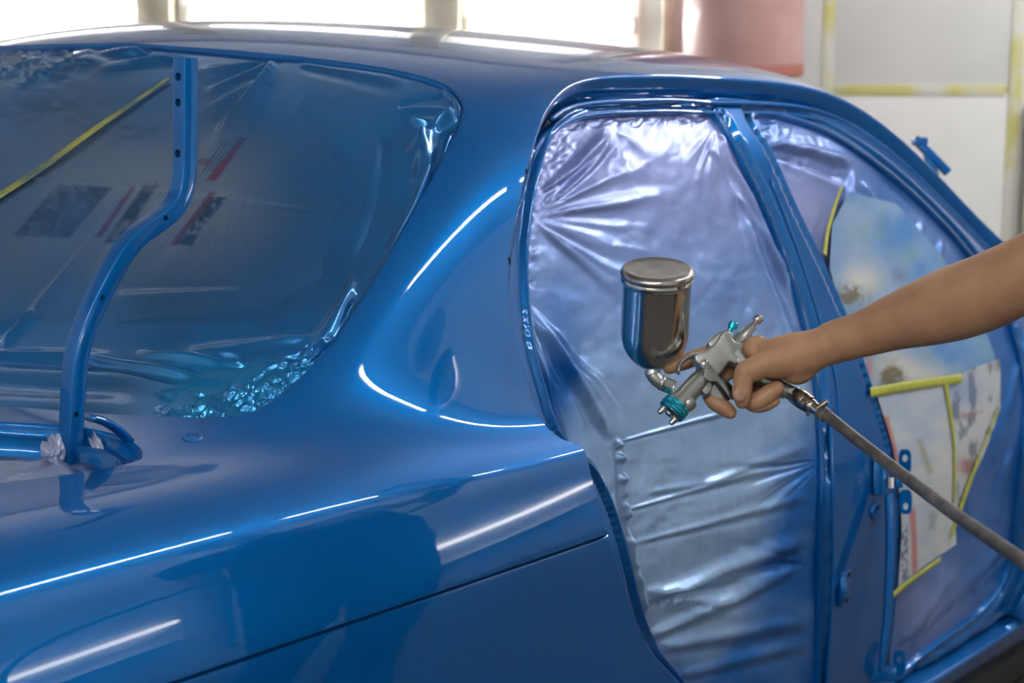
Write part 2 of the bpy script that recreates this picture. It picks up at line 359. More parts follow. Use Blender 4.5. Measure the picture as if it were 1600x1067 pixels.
def ribbon(loop_uv, prof, net=None):
    """strip along an outline: prof = list of (inset toward the hole in metres, offset along the skin normal)"""
    P = H(loop_uv[:, 0], loop_uv[:, 1], 0, net); N = normal(loop_uv[:, 0], loop_uv[:, 1], net)
    keep = np.linalg.norm(P-np.roll(P, 1, 0), axis=1) > 1e-5; P, N = P[keep], N[keep]
    T = np.roll(P, -1, 0)-np.roll(P, 1, 0); T /= np.linalg.norm(T, axis=1)[:, None]+1e-12
    B = np.cross(N, T)
    c = H(*(loop_uv.mean(0)[None].T), 0, net)[0]
    if ((c-P)*B).sum() < 0: B = -B
    rows = [P+B*a+N*b for a, b in prof]; n = len(P); V = np.vstack(rows); Fc = []
    for r in range(len(prof)-1):
        for k in range(n):
            a, b = r*n+k, r*n+(k+1) % n; Fc.append((a, b, b+n, a+n))
    return V, Fc
LIP = [(0, 0), (.0012, -.0004), (.003, -.002), (.004, -.005)]
for o_ in (OUT_DOORS, OUT_DOORS_L):
    V, F = ribbon(o_, LIP+[(.0045, -.02), (.005, -.09)]); mesh_obj('door_jamb', V, F, M_PAINT, CAR)
V, F = ribbon(OUT_GLASS, LIP+[(.0045, -.012), (.006, -.016), (.03, -.017)]); mesh_obj('rear_window_channel', V, F, M_PAINT, CAR)
V, F = ribbon(OUT_BOOT, LIP+[(.0045, -.014), (.010, -.017), (.022, -.017), (.024, -.012), (.027, -.012), (.028, -.05)]); mesh_obj('boot_gutter', V, F, M_PAINT, CAR)

# ------------------------------------------------------------------ inner side frame with the two door holes and the B pillar
DEPTH = -.047
PX_HOLE_R = [(822, 470), (820, 400), (827, 330), (838, 272), (853, 228), (872, 202), (900, 186), (950, 178), (1050, 175), (1104, 176), (1122, 190), (1165, 270), (1210, 370), (1248, 480), (1270, 580), (1279, 680), (1280, 800), (1278, 950), (1275, 1067), (1270, 1140), (1240, 1185), (1190, 1190), (1140, 1165), (1085, 1100), (1040, 1040), (1010, 985), (992, 930), (975, 860), (950, 780), (925, 730), (893, 700), (868, 670), (845, 600), (830, 540)]
PX_HOLE_F = [(1172, 186), (1200, 236), (1240, 325), (1290, 430), (1332, 530), (1362, 620), (1386, 700), (1398, 780), (1398, 850), (1393, 950), (1386, 1040), (1398, 1052), (1440, 1022), (1490, 985), (1535, 950), (1562, 915), (1578, 870), (1586, 800), (1596, 700), (1600, 620), (1588, 545), (1560, 470), (1505, 390), (1450, 330), (1400, 284), (1340, 238), (1290, 208), (1240, 190), (1196, 180)]
HOLE_R = outline(PX_HOLE_R, DEPTH, net=FRAME); HOLE_F = outline(PX_HOLE_F, DEPTH, net=FRAME)
def kd_of(poly_uv, off, net=None):
    from mathutils.kdtree import KDTree
    P = H(poly_uv[:, 0], poly_uv[:, 1], off, net); Q = np.vstack([P+(np.roll(P, -1, 0)-P)*t for t in np.linspace(0, 1, 12)[:-1]])
    kd = KDTree(len(Q))
    for i, q in enumerate(Q): kd.insert(q, i)
    kd.balance(); return kd
def dist_to(P, kd): return np.array([kd.find(p)[2] for p in P])
def sub_range(poly, pad=.05): return np.maximum(poly.min(0)-pad, 0), np.minimum(poly.max(0)+pad, [NU-1, VF])
def frame_points(UV, kdh):
    P = H(UV[:, 0], UV[:, 1], DEPTH, FRAME); N = normal(UV[:, 0], UV[:, 1], FRAME)
    dh = np.minimum(dist_to(P, kdh[0]), dist_to(P, kdh[1])); do = dist_to(H(UV[:, 0], UV[:, 1]), kdh[2])
    prof = .008*smooth01((.009-dh)/.003)+.010*smooth01((dh-.018)/.005)-.012*smooth01((.015-do)/.005)+.009*np.exp(-((do-.023)/.0045)**2)
    return P+N*prof[:, None]
lo, hi = sub_range(OUT_DOORS)
KDH = [kd_of(HOLE_R, DEPTH, FRAME), kd_of(HOLE_F, DEPTH, FRAME), kd_of(OUT_DOORS, 0)]
UV, F = clip_grid(np.linspace(lo[0], hi[0], 330), np.linspace(lo[1], hi[1], 330), keep_in=[OUT_DOORS], cut_out=[HOLE_R, HOLE_F])
P = frame_points(UV, KDH)
mesh_obj('door_frame', P, F, M_PAINT, CAR)
UVm = UV.copy()
mesh_obj('door_frame', P*[1, -1, 1]+[0, 2*YC, 0], [f[::-1] for f in F], M_PAINT, CAR)
for hole in (HOLE_R, HOLE_F):
    V, F = ribbon(hole, [(0, DEPTH+.007), (.002, DEPTH+.006), (.003, DEPTH+.003), (.003, DEPTH-.02), (.003, DEPTH-.05)], FRAME)
    mesh_obj('hole_flange', V, F, M_PAINT, CAR)

# ------------------------------------------------------------------ noise and folds for the plastic film
def _hash(ix, iy, s):
    h = (ix*374761393+iy*668265263+s*1442695041) & 0x7fffffff
    h = ((h ^ (h >> 13))*1274126177) & 0x7fffffff
    return ((h ^ (h >> 16)) & 0xffff)/65535.
def noise2(x, y, s=0):
    ix, iy = np.floor(x).astype(np.int64), np.floor(y).astype(np.int64); fx, fy = x-ix, y-iy
    fx = fx*fx*fx*(fx*(fx*6-15)+10); fy = fy*fy*fy*(fy*(fy*6-15)+10)
    a, b, c, d = _hash(ix, iy, s), _hash(ix+1, iy, s), _hash(ix, iy+1, s), _hash(ix+1, iy+1, s)
    return (a*(1-fx)+b*fx)*(1-fy)+(c*(1-fx)+d*fx)*fy*1.-0.5
def fbm(x, y, s=0, o=3):
    r = 0; a = 1.
    for k in range(o): r = r+a*noise2(x*2**k, y*2**k, s+k); a *= .5
    return r
def crumple(x, y, s=0):
    """creased-foil relief: folded planes with sharp ridges"""
    rg = np.random.default_rng(s); up = dn = -9.
    for k in range(8):
        a = rg.uniform(0, math.pi); f = rg.uniform(.45, 1.0); ph = rg.uniform(0, 6)
        q = (x*math.cos(a)+y*math.sin(a))*f+ph+1.1*noise2(x*.45, y*.45, s+k)
        t = (1-np.abs((q % 2)-1))*.7/f**.5
        if k % 2: up = np.maximum(up, t)
        else: dn = np.maximum(dn, t)
    return (up-dn)*.6
def seg_fold(Q, p0, p1, w, a, bend=0., asym=0.):
    p0, p1 = np.array(p0, float), np.array(p1, float); d = p1-p0; L = np.linalg.norm(d); d /= L; nrm = np.array([-d[1], d[0]])
    t = (Q-p0)@d/L; s = (Q-p0)@nrm-bend*4*t*(1-t)
    env = smooth01(t/.12)*smooth01((1-t)/.25)
    ww = w*(.45+.75*t)
    prof = np.exp(-(s/ww)**2)-.45*np.exp(-((s-1.5*ww)/(1.3*ww))**2)-asym*np.exp(-((s+1.2*ww)/ww)**2)
    return a*env*prof
def fan(Q, c, a0, a1, n, amp, r0, r1, seed=0, sharp=1.5):
    d = Q-np.array(c, float); r = np.hypot(d[:, 0], d[:, 1]); th = np.degrees(np.arctan2(d[:, 1], d[:, 0]))
    th = th+5*noise2(r/60., th/25., seed)
    env = smooth01((th-a0)/8)*smooth01((a1-th)/8)*smooth01(r/r0)*smooth01((r1-r)/(r1*.7))
    rg = np.random.default_rng(seed); h = np.zeros(len(Q))
    for k in range(n):
        ak = rg.uniform(a0, a1); wk = rg.uniform(.5, 1.)*(a1-a0)/n*.55; rk = rg.uniform(.45, 1.)*r1
        h += rg.uniform(.4, 1.)*np.exp(-np.abs((th-ak)/wk)**sharp)*smooth01((rk-r)/(rk*.6))*np.minimum(1, r/r0*.8)
    return amp*env*h
def film(name, outline_uv, off, step_u, step_v, relief, tint, mat, parent=None, net=None):
    lo, hi = sub_range(outline_uv, .03)
    UV, F = clip_grid(np.linspace(lo[0], hi[0], step_u), np.linspace(lo[1], hi[1], step_v), keep_in=[outline_uv])
    P = H(UV[:, 0], UV[:, 1], off, net); N = normal(UV[:, 0], UV[:, 1], net); Q = project(P)
    fix = smooth01(dist_to(P, kd_of(outline_uv, off, net))/.008)                 # stuck down along its rim
    P = P+N*(relief(Q, UV)*fix)[:, None]
    o = mesh_obj(name, P, F, mat, parent)
    put_tint(o, tint(Q, UV)); return o
def put_tint(o, T):
    a = o.data.color_attributes.new('tint', 'FLOAT_COLOR', 'POINT')
    T = np.asarray(T, float); C4 = np.ones((len(T), 4)); C4[:, :T.shape[1]] = T; a.data.foreach_set('color', C4.ravel())
def blob(Q, c, r, p=2):
    d = (Q-np.array(c, float))/np.array(r, float); return np.exp(-((d**2).sum(1))**(p/2))

def film_material(name, clear=0., rough=.22, metal=.25, coat=.6):
    """sprayed-on plastic film: tint = colour of the overspray, alpha of clear parts"""
    m = material(name, (.3, .4, .7), rough, metal, coat, .12, spec=.25)
    a = node(m, 'ShaderNodeVertexColor', layer_name='tint'); link(m, a.outputs['Color'], bsdf(m).inputs['Base Color'])
    t = node(m, 'ShaderNodeTexCoord'); n = node(m, 'ShaderNodeTexNoise', Scale=160., Detail=3.)
    b = node(m, 'ShaderNodeBump', Strength=.12, Distance=.001)
    link(m, t.outputs['Object'], n.inputs['Vector']); link(m, n.outputs['Fac'], b.inputs['Height']); link(m, b.outputs[0], bsdf(m).inputs['Normal'])
    link(m, a.outputs['Alpha'], bsdf(m).inputs['Alpha'])
    return m
M_FILM = film_material('blue_oversprayed_film', metal=.45, rough=.36, coat=.22)
M_FILM_CLEAR = film_material('thin_clear_film', rough=.16, metal=.55, coat=.55)

def mix(a, b, t): return np.asarray(a)*(1-t[:, None])+np.asarray(b)*t[:, None]
# rear door film
def relief_rear_door(Q, UV):
    h = np.zeros(len(Q))
    h += fan(Q, (830, 340), -58, 52, 17, .0062, 40, 300, 3)
    h += fan(Q, (956, 203), 30, 150, 9, .004, 18, 110, 5)
    h += fan(Q, (1120, 190), 55, 150, 10, .004, 30, 170, 15)
    h += seg_fold(Q, (846, 300), (952, 206), 9, .014, 4)+seg_fold(Q, (860, 318), (960, 215), 6, .008, 4)
    h += fan(Q, (818, 465), 42, 92, 10, .0085, 60, 420, 8, 1.8)
    h += seg_fold(Q, (822, 500), (885, 700), 5, .009)+seg_fold(Q, (835, 500), (965, 700), 9, .007)
    # crumpled strips along the hole's edges
    top = smooth01((206-Q[:, 1])/16)*smooth01((Q[:, 0]-840)/30)*smooth01((1135-Q[:, 0])/30)
    side = np.exp(-((Q[:, 0]-(826+.0009*(Q[:, 1]-400)**2*.5+np.maximum(0, 300-Q[:, 1])*.18))/13)**2)*smooth01((470-Q[:, 1])/30)
    corner = blob(Q, (872, 240), (34, 46))
    c = crumple(Q[:, 0]/9, Q[:, 1]/9, 2)
    h += .011*c*np.clip(top+side+corner, 0, 1)
    # standing ruffle from the fold at (963,690) down to the sill side
    ex = np.interp(Q[:, 1], [660, 690, 780, 870, 945, 1000], [958, 963, 972, 985, 1003, 1030])
    ruff = np.exp(-((Q[:, 0]-ex)/5)**2)*smooth01((Q[:, 1]-680)/20)*smooth01((960-Q[:, 1])/20)
    h += ruff*(.010+.012*noise2(Q[:, 1]/11, Q[:, 0]/14, 4))
    # diagonal drapes of the lower half
    for p0, p1, w_, a_ in [((966, 690), (1150, 640), 4, .003), ((968, 800), (1262, 715), 5, .003), ((985, 850), (1278, 770), 7, .004), ((1000, 938), (1275, 835), 14, .013), ((1003, 1000), (1275, 872), 12, .010), ((998, 925), (1180, 900), 8, .006), ((1030, 1015), (1278, 965), 12, .008), ((1050, 1060), (1278, 1000), 10, .006), ((1090, 760), (1275, 690), 10, .004), ((1010, 770), (1160, 745), 9, .003)]:
        h += seg_fold(Q, p0, p1, w_, a_)
    h += -fan(np.stack([-Q[:, 0], Q[:, 1]], 1), (-1284, 720), -10, 50, 9, .006, 40, 230, 21)
    h += -fan(np.stack([-Q[:, 0], Q[:, 1]], 1), (-1284, 880), -20, 40, 9, .006, 40, 200, 22)
    h += fan(Q, (1000, 940), -32, 12, 8, .004, 40, 300, 31)
    # taut folds along the B pillar
    for k, (p0, p1, w_, a_) in enumerate([((1118, 200), (1190, 420), 7, .006), ((1128, 200), (1225, 420), 6, -.008), ((1140, 250), (1262, 520), 7, .008), ((1105, 230), (1150, 330), 6, .005), ((1180, 380), (1265, 640), 8, .005), ((1150, 300), (1240, 470), 5, .006)]):
        h += seg_fold(Q, p0, p1, w_, a_, -6)
    h *= 1.15; h += .0022*fbm(Q[:, 0]/34, Q[:, 1]/34, 9)+.008*fbm(Q[:, 0]/170, Q[:, 1]/150, 5, 2)
    ct = blob(Q, (1180, 470), (110, 150)); h += ct*.0035*crumple(Q[:, 0]/16, Q[:, 1]/16, 12)
    return h
def tint_rear_door(Q, UV):
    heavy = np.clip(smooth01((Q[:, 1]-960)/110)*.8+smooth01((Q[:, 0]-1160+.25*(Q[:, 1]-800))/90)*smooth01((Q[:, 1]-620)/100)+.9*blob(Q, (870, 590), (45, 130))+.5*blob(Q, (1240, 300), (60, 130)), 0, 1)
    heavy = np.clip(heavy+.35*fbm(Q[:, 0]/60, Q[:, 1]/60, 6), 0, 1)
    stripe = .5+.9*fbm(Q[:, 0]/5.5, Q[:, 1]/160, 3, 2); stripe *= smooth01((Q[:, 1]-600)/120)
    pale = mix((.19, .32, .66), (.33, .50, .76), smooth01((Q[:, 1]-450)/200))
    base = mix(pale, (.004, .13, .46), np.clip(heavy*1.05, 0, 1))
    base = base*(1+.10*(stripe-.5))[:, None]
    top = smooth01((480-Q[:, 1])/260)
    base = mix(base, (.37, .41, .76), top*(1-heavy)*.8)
    return np.column_stack([base, np.ones(len(Q))])
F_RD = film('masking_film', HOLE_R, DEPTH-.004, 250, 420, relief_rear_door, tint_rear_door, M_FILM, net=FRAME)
tag(F_RD, 'silvery blue plastic film taped over the rear door opening, pleated behind the spray gun', 'masking film')

# front door film
def relief_front_door(Q, UV):
    h = .006*fbm(Q[:, 0]/120, Q[:, 1]/120, 40, 2)+.0015*fbm(Q[:, 0]/30, Q[:, 1]/30, 41)
    edge = smooth01((1330-Q[:, 0])/80)*smooth01((270-Q[:, 1])/20)
    h += .010*crumple(Q[:, 0]/11, Q[:, 1]/11, 43)*edge
    h += seg_fold(Q, (1200, 225), (1335, 262), 9, .014, -6)+seg_fold(Q, (1210, 240), (1330, 285), 7, -.008)
    for p0, p1, w_, a_ in [((1330, 260), (1345, 470), 8, .008), ((1345, 280), (1420, 420), 9, .008), ((1440, 340), (1420, 480), 10, .006), ((1470, 370), (1460, 520), 9, .006),
                           ((1405, 1010), (1500, 880), 12, .010), ((1425, 1005), (1560, 850), 10, .008), ((1480, 960), (1575, 840), 8, .008), ((1440, 985), (1470, 870), 9, .006), ((1590, 560), (1560, 700), 9, .006), ((1580, 700), (1545, 840), 9, .006), ((1520, 930), (1582, 860), 6, .006)]:
        h += seg_fold(Q, p0, p1, w_, a_)
    return h
def tint_front_door(Q, UV):
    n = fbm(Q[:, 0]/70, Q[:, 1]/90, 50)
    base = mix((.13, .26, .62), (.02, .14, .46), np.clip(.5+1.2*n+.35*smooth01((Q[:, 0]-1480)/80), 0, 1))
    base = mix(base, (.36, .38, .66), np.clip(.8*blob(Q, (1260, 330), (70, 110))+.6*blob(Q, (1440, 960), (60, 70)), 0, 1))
    return np.column_stack([base, np.ones(len(Q))])
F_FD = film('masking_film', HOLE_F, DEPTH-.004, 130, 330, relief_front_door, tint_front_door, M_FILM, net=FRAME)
tag(F_FD, 'blue plastic film with newspaper taped on it, over the front door opening', 'masking film')

# ------------------------------------------------------------------ rear window: glass bed, newspaper, clear sprayed film
M_GLASS = material('dark_rear_glass', (.02, .03, .04), .05, 0, .5)
UV, F = clip_grid(np.linspace(*[f(OUT_GLASS[:, 0]) for f in (np.min, np.max)], 60), np.linspace(*[f(OUT_GLASS[:, 1]) for f in (np.min, np.max)], 80), keep_in=[OUT_GLASS])
mesh_obj('rear_glass', H(UV[:, 0], UV[:, 1], -.0165), F, M_GLASS, CAR)
UV, F = clip_grid(np.linspace(*[f(OUT_SCREEN[:, 0]) for f in (np.min, np.max)], 40), np.linspace(*[f(OUT_SCREEN[:, 1]) for f in (np.min, np.max)], 60), keep_in=[OUT_SCREEN])
mesh_obj('windscreen', H(UV[:, 0], UV[:, 1], -.004), F, M_GLASS, CAR)

def paper_material():
    m = material('newspaper_print', (.5, .5, .48), .6, spec=.2)
    a = node(m, 'ShaderNodeVertexColor', layer_name='tint'); link(m, a.outputs['Color'], bsdf(m).inputs['Base Color']); return m
M_PAPER = paper_material()
def tape_material(name, col):
    m = material(name, col, .5); n = add_noise_color(m, [c*.8 for c in col], col, 60, 3); add_bump(m, 300, .2, .0005); return m
M_TAPE = tape_material('yellow_green_tape', (.50, .52, .07))
M_TAPE_DULL = tape_material('dulled_yellow_tape', (.42, .42, .08))
_r = [x for x in M_TAPE_DULL.node_tree.nodes if x.type == 'VALTORGB'][0]; _r.color_ramp.elements[0].color = (.12, .19, .17, 1); _r.color_ramp.elements[0].position = .38; _r.color_ramp.elements[1].position = .6
[x for x in M_TAPE_DULL.node_tree.nodes if x.type == 'TEX_NOISE' and x.inputs['Scale'].default_value == 60][0].inputs['Scale'].default_value = 16

def px_mask(Q, poly, soft=1.5):
    """1 inside a printed patch given by its corners"""
    poly = np.asarray(poly, float); A = poly; B = np.roll(poly, -1, 0); p = Q[:, None, :]
    ab = B-A; t = np.clip(((p-A)*ab).sum(-1)/(ab*ab).sum(-1), 0, 1); d = np.sqrt((((p-A)-ab*t[..., None])**2).sum(-1)).min(1)
    y = p[..., 1]; cond = (A[:, 1] > y) != (B[:, 1] > y)
    xi = A[:, 0]+(y-A[:, 1])*(B[:, 0]-A[:, 0])/np.where(np.abs(B[:, 1]-A[:, 1]) < 1e-9, 1e-9, B[:, 1]-A[:, 1])
    ins = (cond & (p[..., 0] < xi)).sum(1) % 2 == 1
    return np.clip(np.where(ins, d, -d)/soft*.5+.5, 0, 1)
def sheet(name, px, off, tint, step=2.2, net=None, keep=(), bow=.0):
    A_ = np.asarray(px, float); o_uv = pix2uv(np.concatenate([a+(b-a)*np.linspace(0, 1, 8)[:-1, None] for a, b in zip(A_, np.roll(A_, -1, 0))]), off, net); lo, hi = sub_range(o_uv, .02)
    span = np.ptp(np.asarray(px, float), axis=0)
    nn = int(max(span)/step)+8
    UV, F = clip_grid(np.linspace(lo[0], hi[0], nn), np.linspace(lo[1], hi[1], nn), keep_in=[o_uv, *keep])
    P = H(UV[:, 0], UV[:, 1], off, net); N = normal(UV[:, 0], UV[:, 1], net); Q = project(P)
    P = P+N*(bow*fbm(Q[:, 0]/70, Q[:, 1]/70, 77, 2))[:, None]
    o = mesh_obj(name, P, F, M_PAPER); put_tint(o, tint(Q)); return o
def strip(name, px, width, off, mat, net=None, n=10, bow=0.):
    """tape lying on the film: a thin band with thickness"""
    uv = pix2uv(spline(px, n), off, net); P = H(uv[:, 0], uv[:, 1], off, net); N = normal(uv[:, 0], uv[:, 1], net)
    T = np.gradient(P, axis=0); T /= np.linalg.norm(T, axis=1)[:, None]; B = np.cross(N, T)
    wd = np.interp(np.linspace(0, 1, len(P)), np.linspace(0, 1, len(np.atleast_1d(width))), np.atleast_1d(width))[:, None]/2
    rows = []
    for s_, h_ in ((-1, -.001), (-1, .0003), (-.3, .0006+bow), (.3, .0006+bow), (1, .0003), (1, -.001)): rows.append(P+B*wd*s_+N*h_)
    k = len(P); V = np.vstack(rows); F = [(r*k+i, r*k+i+1, (r+1)*k+i+1, (r+1)*k+i) for r in range(5) for i in range(k-1)]
    return mesh_obj(name, V, F, mat)

def text_lines(Q, ang, pitch, seed=0):
    a = math.radians(ang); s = Q[:, 0]*math.sin(a)+Q[:, 1]*math.cos(a); t = Q[:, 0]*math.cos(a)-Q[:, 1]*math.sin(a)
    return (.5+.5*np.sin(2*math.pi*s/pitch))*(.75+.5*noise2(t/9., np.floor(s/pitch)*7.3, seed))
def tint_lower_sheet(Q):
    paper = np.tile((.62, .64, .66), (len(Q), 1)); ang = 49
    ln = text_lines(Q, ang, 5.6, 1)
    col = px_mask(Q, [(150, 420), (215, 285), (235, 285), (125, 470)], 6)+px_mask(Q, [(345, 300), (360, 300), (250, 420), (235, 420)], 4)
    c = mix(paper, (.20, .22, .25), .7*np.clip(ln, 0, 1)*(1-np.clip(col, 0, 1)))
    nz = .5+fbm(Q[:, 0]/14, Q[:, 1]/14, 3)
    c = mix(c, (.09, .06, .05), px_mask(Q, [(20, 368), (90, 288), (175, 292), (108, 372)], 3)*np.clip(.45+1.0*nz, 0, 1))
    c = mix(c, (.22, .25, .27), blob(Q, (118, 325), (30, 26))*.8)
    c = mix(c, (.05, .05, .05), px_mask(Q, [(162, 380), (225, 288), (247, 288), (190, 378)], 3)*np.clip(.3+nz, 0, 1))
    c = mix(c, (.35, .04, .05), px_mask(Q, [(148, 370), (205, 292), (212, 292), (158, 372)], 2)*.9)
    c = mix(c, (.05, .05, .06), px_mask(Q, [(268, 382), (325, 306), (358, 308), (318, 352), (300, 384)], 2)*np.clip(.2+1.4*(fbm(Q[:, 0]/7, Q[:, 1]/7, 9)+.4), 0, 1))
    c = mix(c, (.38, .04, .04), px_mask(Q, [(266, 382), (328, 300), (338, 300), (276, 384)], 2)*.8)
    return np.column_stack([c, np.ones(len(Q))])
def tint_upper_sheet(Q):
    ln = text_lines(Q, 49, 5.6, 2)
    c = mix(np.tile((.55, .58, .62), (len(Q), 1)), (.12, .13, .15), .5*np.clip(ln, 0, 1)*smooth01((Q[:, 0]-240)/60))
    nz = .5+fbm(Q[:, 0]/22, Q[:, 1]/9, 5)
    c = mix(c, (.13, .12, .12), np.clip(blob(Q, (60, 165), (80, 24))*nz*1.6+.8*blob(Q, (200, 205), (60, 14))*nz, 0, .9))
    c = mix(c, (.42, .05, .05), px_mask(Q, [(322, 282), (374, 214), (386, 216), (338, 282)], 2))
    c = mix(c, (.40, .06, .06), .7*px_mask(Q, [(310, 248), (330, 248), (332, 256), (310, 258)], 2))
    for k in range(3): c = mix(c, (.06, .06, .07), .8*px_mask(Q, [(316+k*7, 268), (346+k*7, 222), (348+k*7, 222), (319+k*7, 268)], 1))
    return np.column_stack([c, np.ones(len(Q))])
SH1 = sheet('newspaper', [(-110, 150), (40, 118), (250, 108), (460, 128), (560, 190), (545, 300), (520, 338), (330, 297), (240, 288), (0, 278), (-110, 275)], -.0135, tint_upper_sheet, 1.7)
tag(SH1, 'upper newspaper sheet under the film on the rear window, with a red stripe', 'newspaper')
SH2 = sheet('newspaper', [(-110, 272), (0, 272), (240, 282), (330, 291), (524, 332), (505, 430), (420, 480), (200, 500), (0, 548), (-110, 560)], -.0120, tint_lower_sheet, 1.7)
tag(SH2, 'lower newspaper sheet under the rear window film, with a dark photo on it', 'newspaper')

def relief_rear_window(Q, UV):
    h = .004*fbm(Q[:, 0]/160, Q[:, 1]/120, 60, 2)+.0006*fbm(Q[:, 0]/35, Q[:, 1]/35, 61)
    # long folds beside the right edge
    for p0, p1, w_, a_, b_ in [((708, 190), (520, 560), 15, .016, -34), ((690, 215), (535, 500), 10, -.010, -34), ((655, 180), (550, 500), 24, .014, -46), ((600, 210), (555, 440), 18, -.010, -16), ((715, 180), (630, 250), 10, .012, 8),
                               ((640, 190), (722, 178), 9, .012, 6), ((620, 165), (715, 160), 8, -.008, -4), ((555, 420), (470, 570), 16, .010, -10), ((690, 140), (722, 185), 6, .008, -4), ((676, 250), (590, 400), 9, .009, -14)]:
        h += seg_fold(Q, p0, p1, w_, a_, b_)
    # folds from the top edge
    h += fan(Q, (440, 92), 95, 178, 9, .006, 25, 260, 71)
    for p0, p1, w_, a_ in [((436, 95), (340, 215), 8, .012), ((428, 94), (318, 150), 6, .009), ((460, 100), (640, 130), 8, .004), ((240, 85), (90, 88), 6, .008), ((300, 95), (100, 104), 6, .006), ((438, 95), (300, 290), 20, .006), ((235, 80), (60, 110), 9, .009), ((280, 92), (140, 116), 8, .008), ((160, 78), (0, 145), 8, .006)]:
        h += seg_fold(Q, p0, p1, w_, a_)
    # crumpled foil at the lower right corner and the upper left one
    ed = np.interp(Q[:, 0], [180, 240, 300, 390, 430, 470, 520], [622, 606, 592, 590, 560, 538, 520])
    low = smooth01((Q[:, 1]-ed)/14)*smooth01((Q[:, 0]-170)/70)*smooth01((560-Q[:, 0])/60)
    cl = blob(Q, (40, 95), (90, 40), 4)
    h += (.028*crumple(Q[:, 0]/24, Q[:, 1]/14, 80)+.014*crumple(Q[:, 0]/11, Q[:, 1]/7, 82))*np.clip(low*smooth01((Q[:, 0]-230)/60)+cl, 0, 1)
    # flat bands of tape edge along the bottom
    bl = smooth01((Q[:, 1]-560)/25)*smooth01((240-Q[:, 0])/120)
    h += bl*.003*np.sin((Q[:, 1]-.04*Q[:, 0])/7.)
    for p0, p1, w_, a_ in [((500, 520), (215, 572), 14, .008), ((395, 572), (200, 556), 8, .010), ((130, 562), (330, 592), 6, .008), ((-60, 555), (200, 560), 8, .006), ((60, 490), (0, 545), 8, .012), ((215, 290), (20, 530), 9, .008), ((380, 455), (150, 470), 12, .006)]:
        h += seg_fold(Q, p0, p1, w_, a_)
    h += seg_fold(Q, (-20, 272), (540, 335), 3, .003)
    return np.maximum(h, -.0045)
def tint_rear_window(Q, UV):
    n = fbm(Q[:, 0]/120, Q[:, 1]/90, 90)
    rgb = mix((.025, .16, .40), (.012, .19, .52), np.clip(.4+n, 0, 1))
    clear = .52*blob(Q, (130, 310), (270, 200), 2)+.34*blob(Q, (330, 290), (130, 110), 2)
    rgb = mix(rgb, (.01, .24, .55), smooth01((Q[:, 1]-545)/40)*smooth01((Q[:, 0]-200)/100))
    alpha = np.clip(.985-.78*clear+.05*n, .5, .985)
    alpha = np.maximum(alpha, smooth01((Q[:, 1]-455)/60)); alpha = np.maximum(alpha, smooth01((Q[:, 0]-560)/40)*.97)
    return np.column_stack([rgb, alpha])
F_RW = film('masking_film', OUT_GLASS, -.0065, 390, 560, relief_rear_window, tint_rear_window, M_FILM_CLEAR)
tag(F_RW, 'glossy dark blue see-through film taped over the rear window', 'masking film')
t = strip('tape_strip', [(-60, 342), (0, 304), (65, 262), (130, 214), (190, 172), (225, 148), (262, 122)], [.017, .017, .015, .011, .008], -.0005, M_TAPE_DULL, n=8)
tag(t, 'yellow tape strip running across the rear window film, left of the hinge arm', 'tape')

# ------------------------------------------------------------------ newspapers and tape on the front door film
FO = DEPTH+.006
def tint_paper_main(Q):
    nz = fbm(Q[:, 0]/40, Q[:, 1]/40, 100)
    c = mix(np.tile((.62, .63, .62), (len(Q), 1)), (.30, .42, .60), np.clip(.55*blob(Q, (1450, 630), (60, 50))+.35+.9*nz, 0, 1)*.7)
    c = mix(c, (.50, .12, .10), .8*px_mask(Q, [(1378, 650), (1388, 650), (1406, 720), (1396, 722)], 3)+.75*px_mask(Q, [(1420, 795), (1430, 795), (1434, 895), (1426, 898)], 2))
    c = mix(c, (.30, .27, .18), .7*px_mask(Q, [(1432, 688), (1440, 686), (1458, 738), (1450, 742)], 4))
    c = mix(c, (.12, .14, .16), .5*px_mask(Q, [(1452, 800), (1464, 800), (1460, 826), (1450, 828)], 4))
    # a column of blue lettering, too soft to read in the place
    g = (noise2(Q[:, 0]/3.5, Q[:, 1]/4.5, 101) > -.02)*px_mask(Q, [(1405, 822), (1417, 820), (1420, 905), (1410, 908)], 1)
    c = mix(c, (.06, .08, .28), .75*g)
    c = mix(c, (.30, .32, .36), .35*np.clip(text_lines(Q, 4, 7, 4), 0, 1)*px_mask(Q, [(1440, 745), (1486, 740), (1486, 830), (1440, 850)], 4))
    return np.column_stack([c, np.ones(len(Q))])
def tint_paper_right(Q):
    nz = fbm(Q[:, 0]/13, Q[:, 1]/26, 110)
    c = mix(np.tile((.52, .54, .56), (len(Q), 1)), (.10, .11, .14), np.clip(nz*2.2, 0, .75))
    c = mix(c, (.45, .15, .13), np.clip(.6*blob(Q, (1508, 728), (18, 12))+.4*px_mask(Q, [(1500, 650), (1535, 640), (1536, 645), (1500, 655)], 2), 0, 1))
    c = mix(c, (.08, .22, .50), .5*blob(Q, (1500, 610), (30, 26)))
    return np.column_stack([c, np.ones(len(Q))])
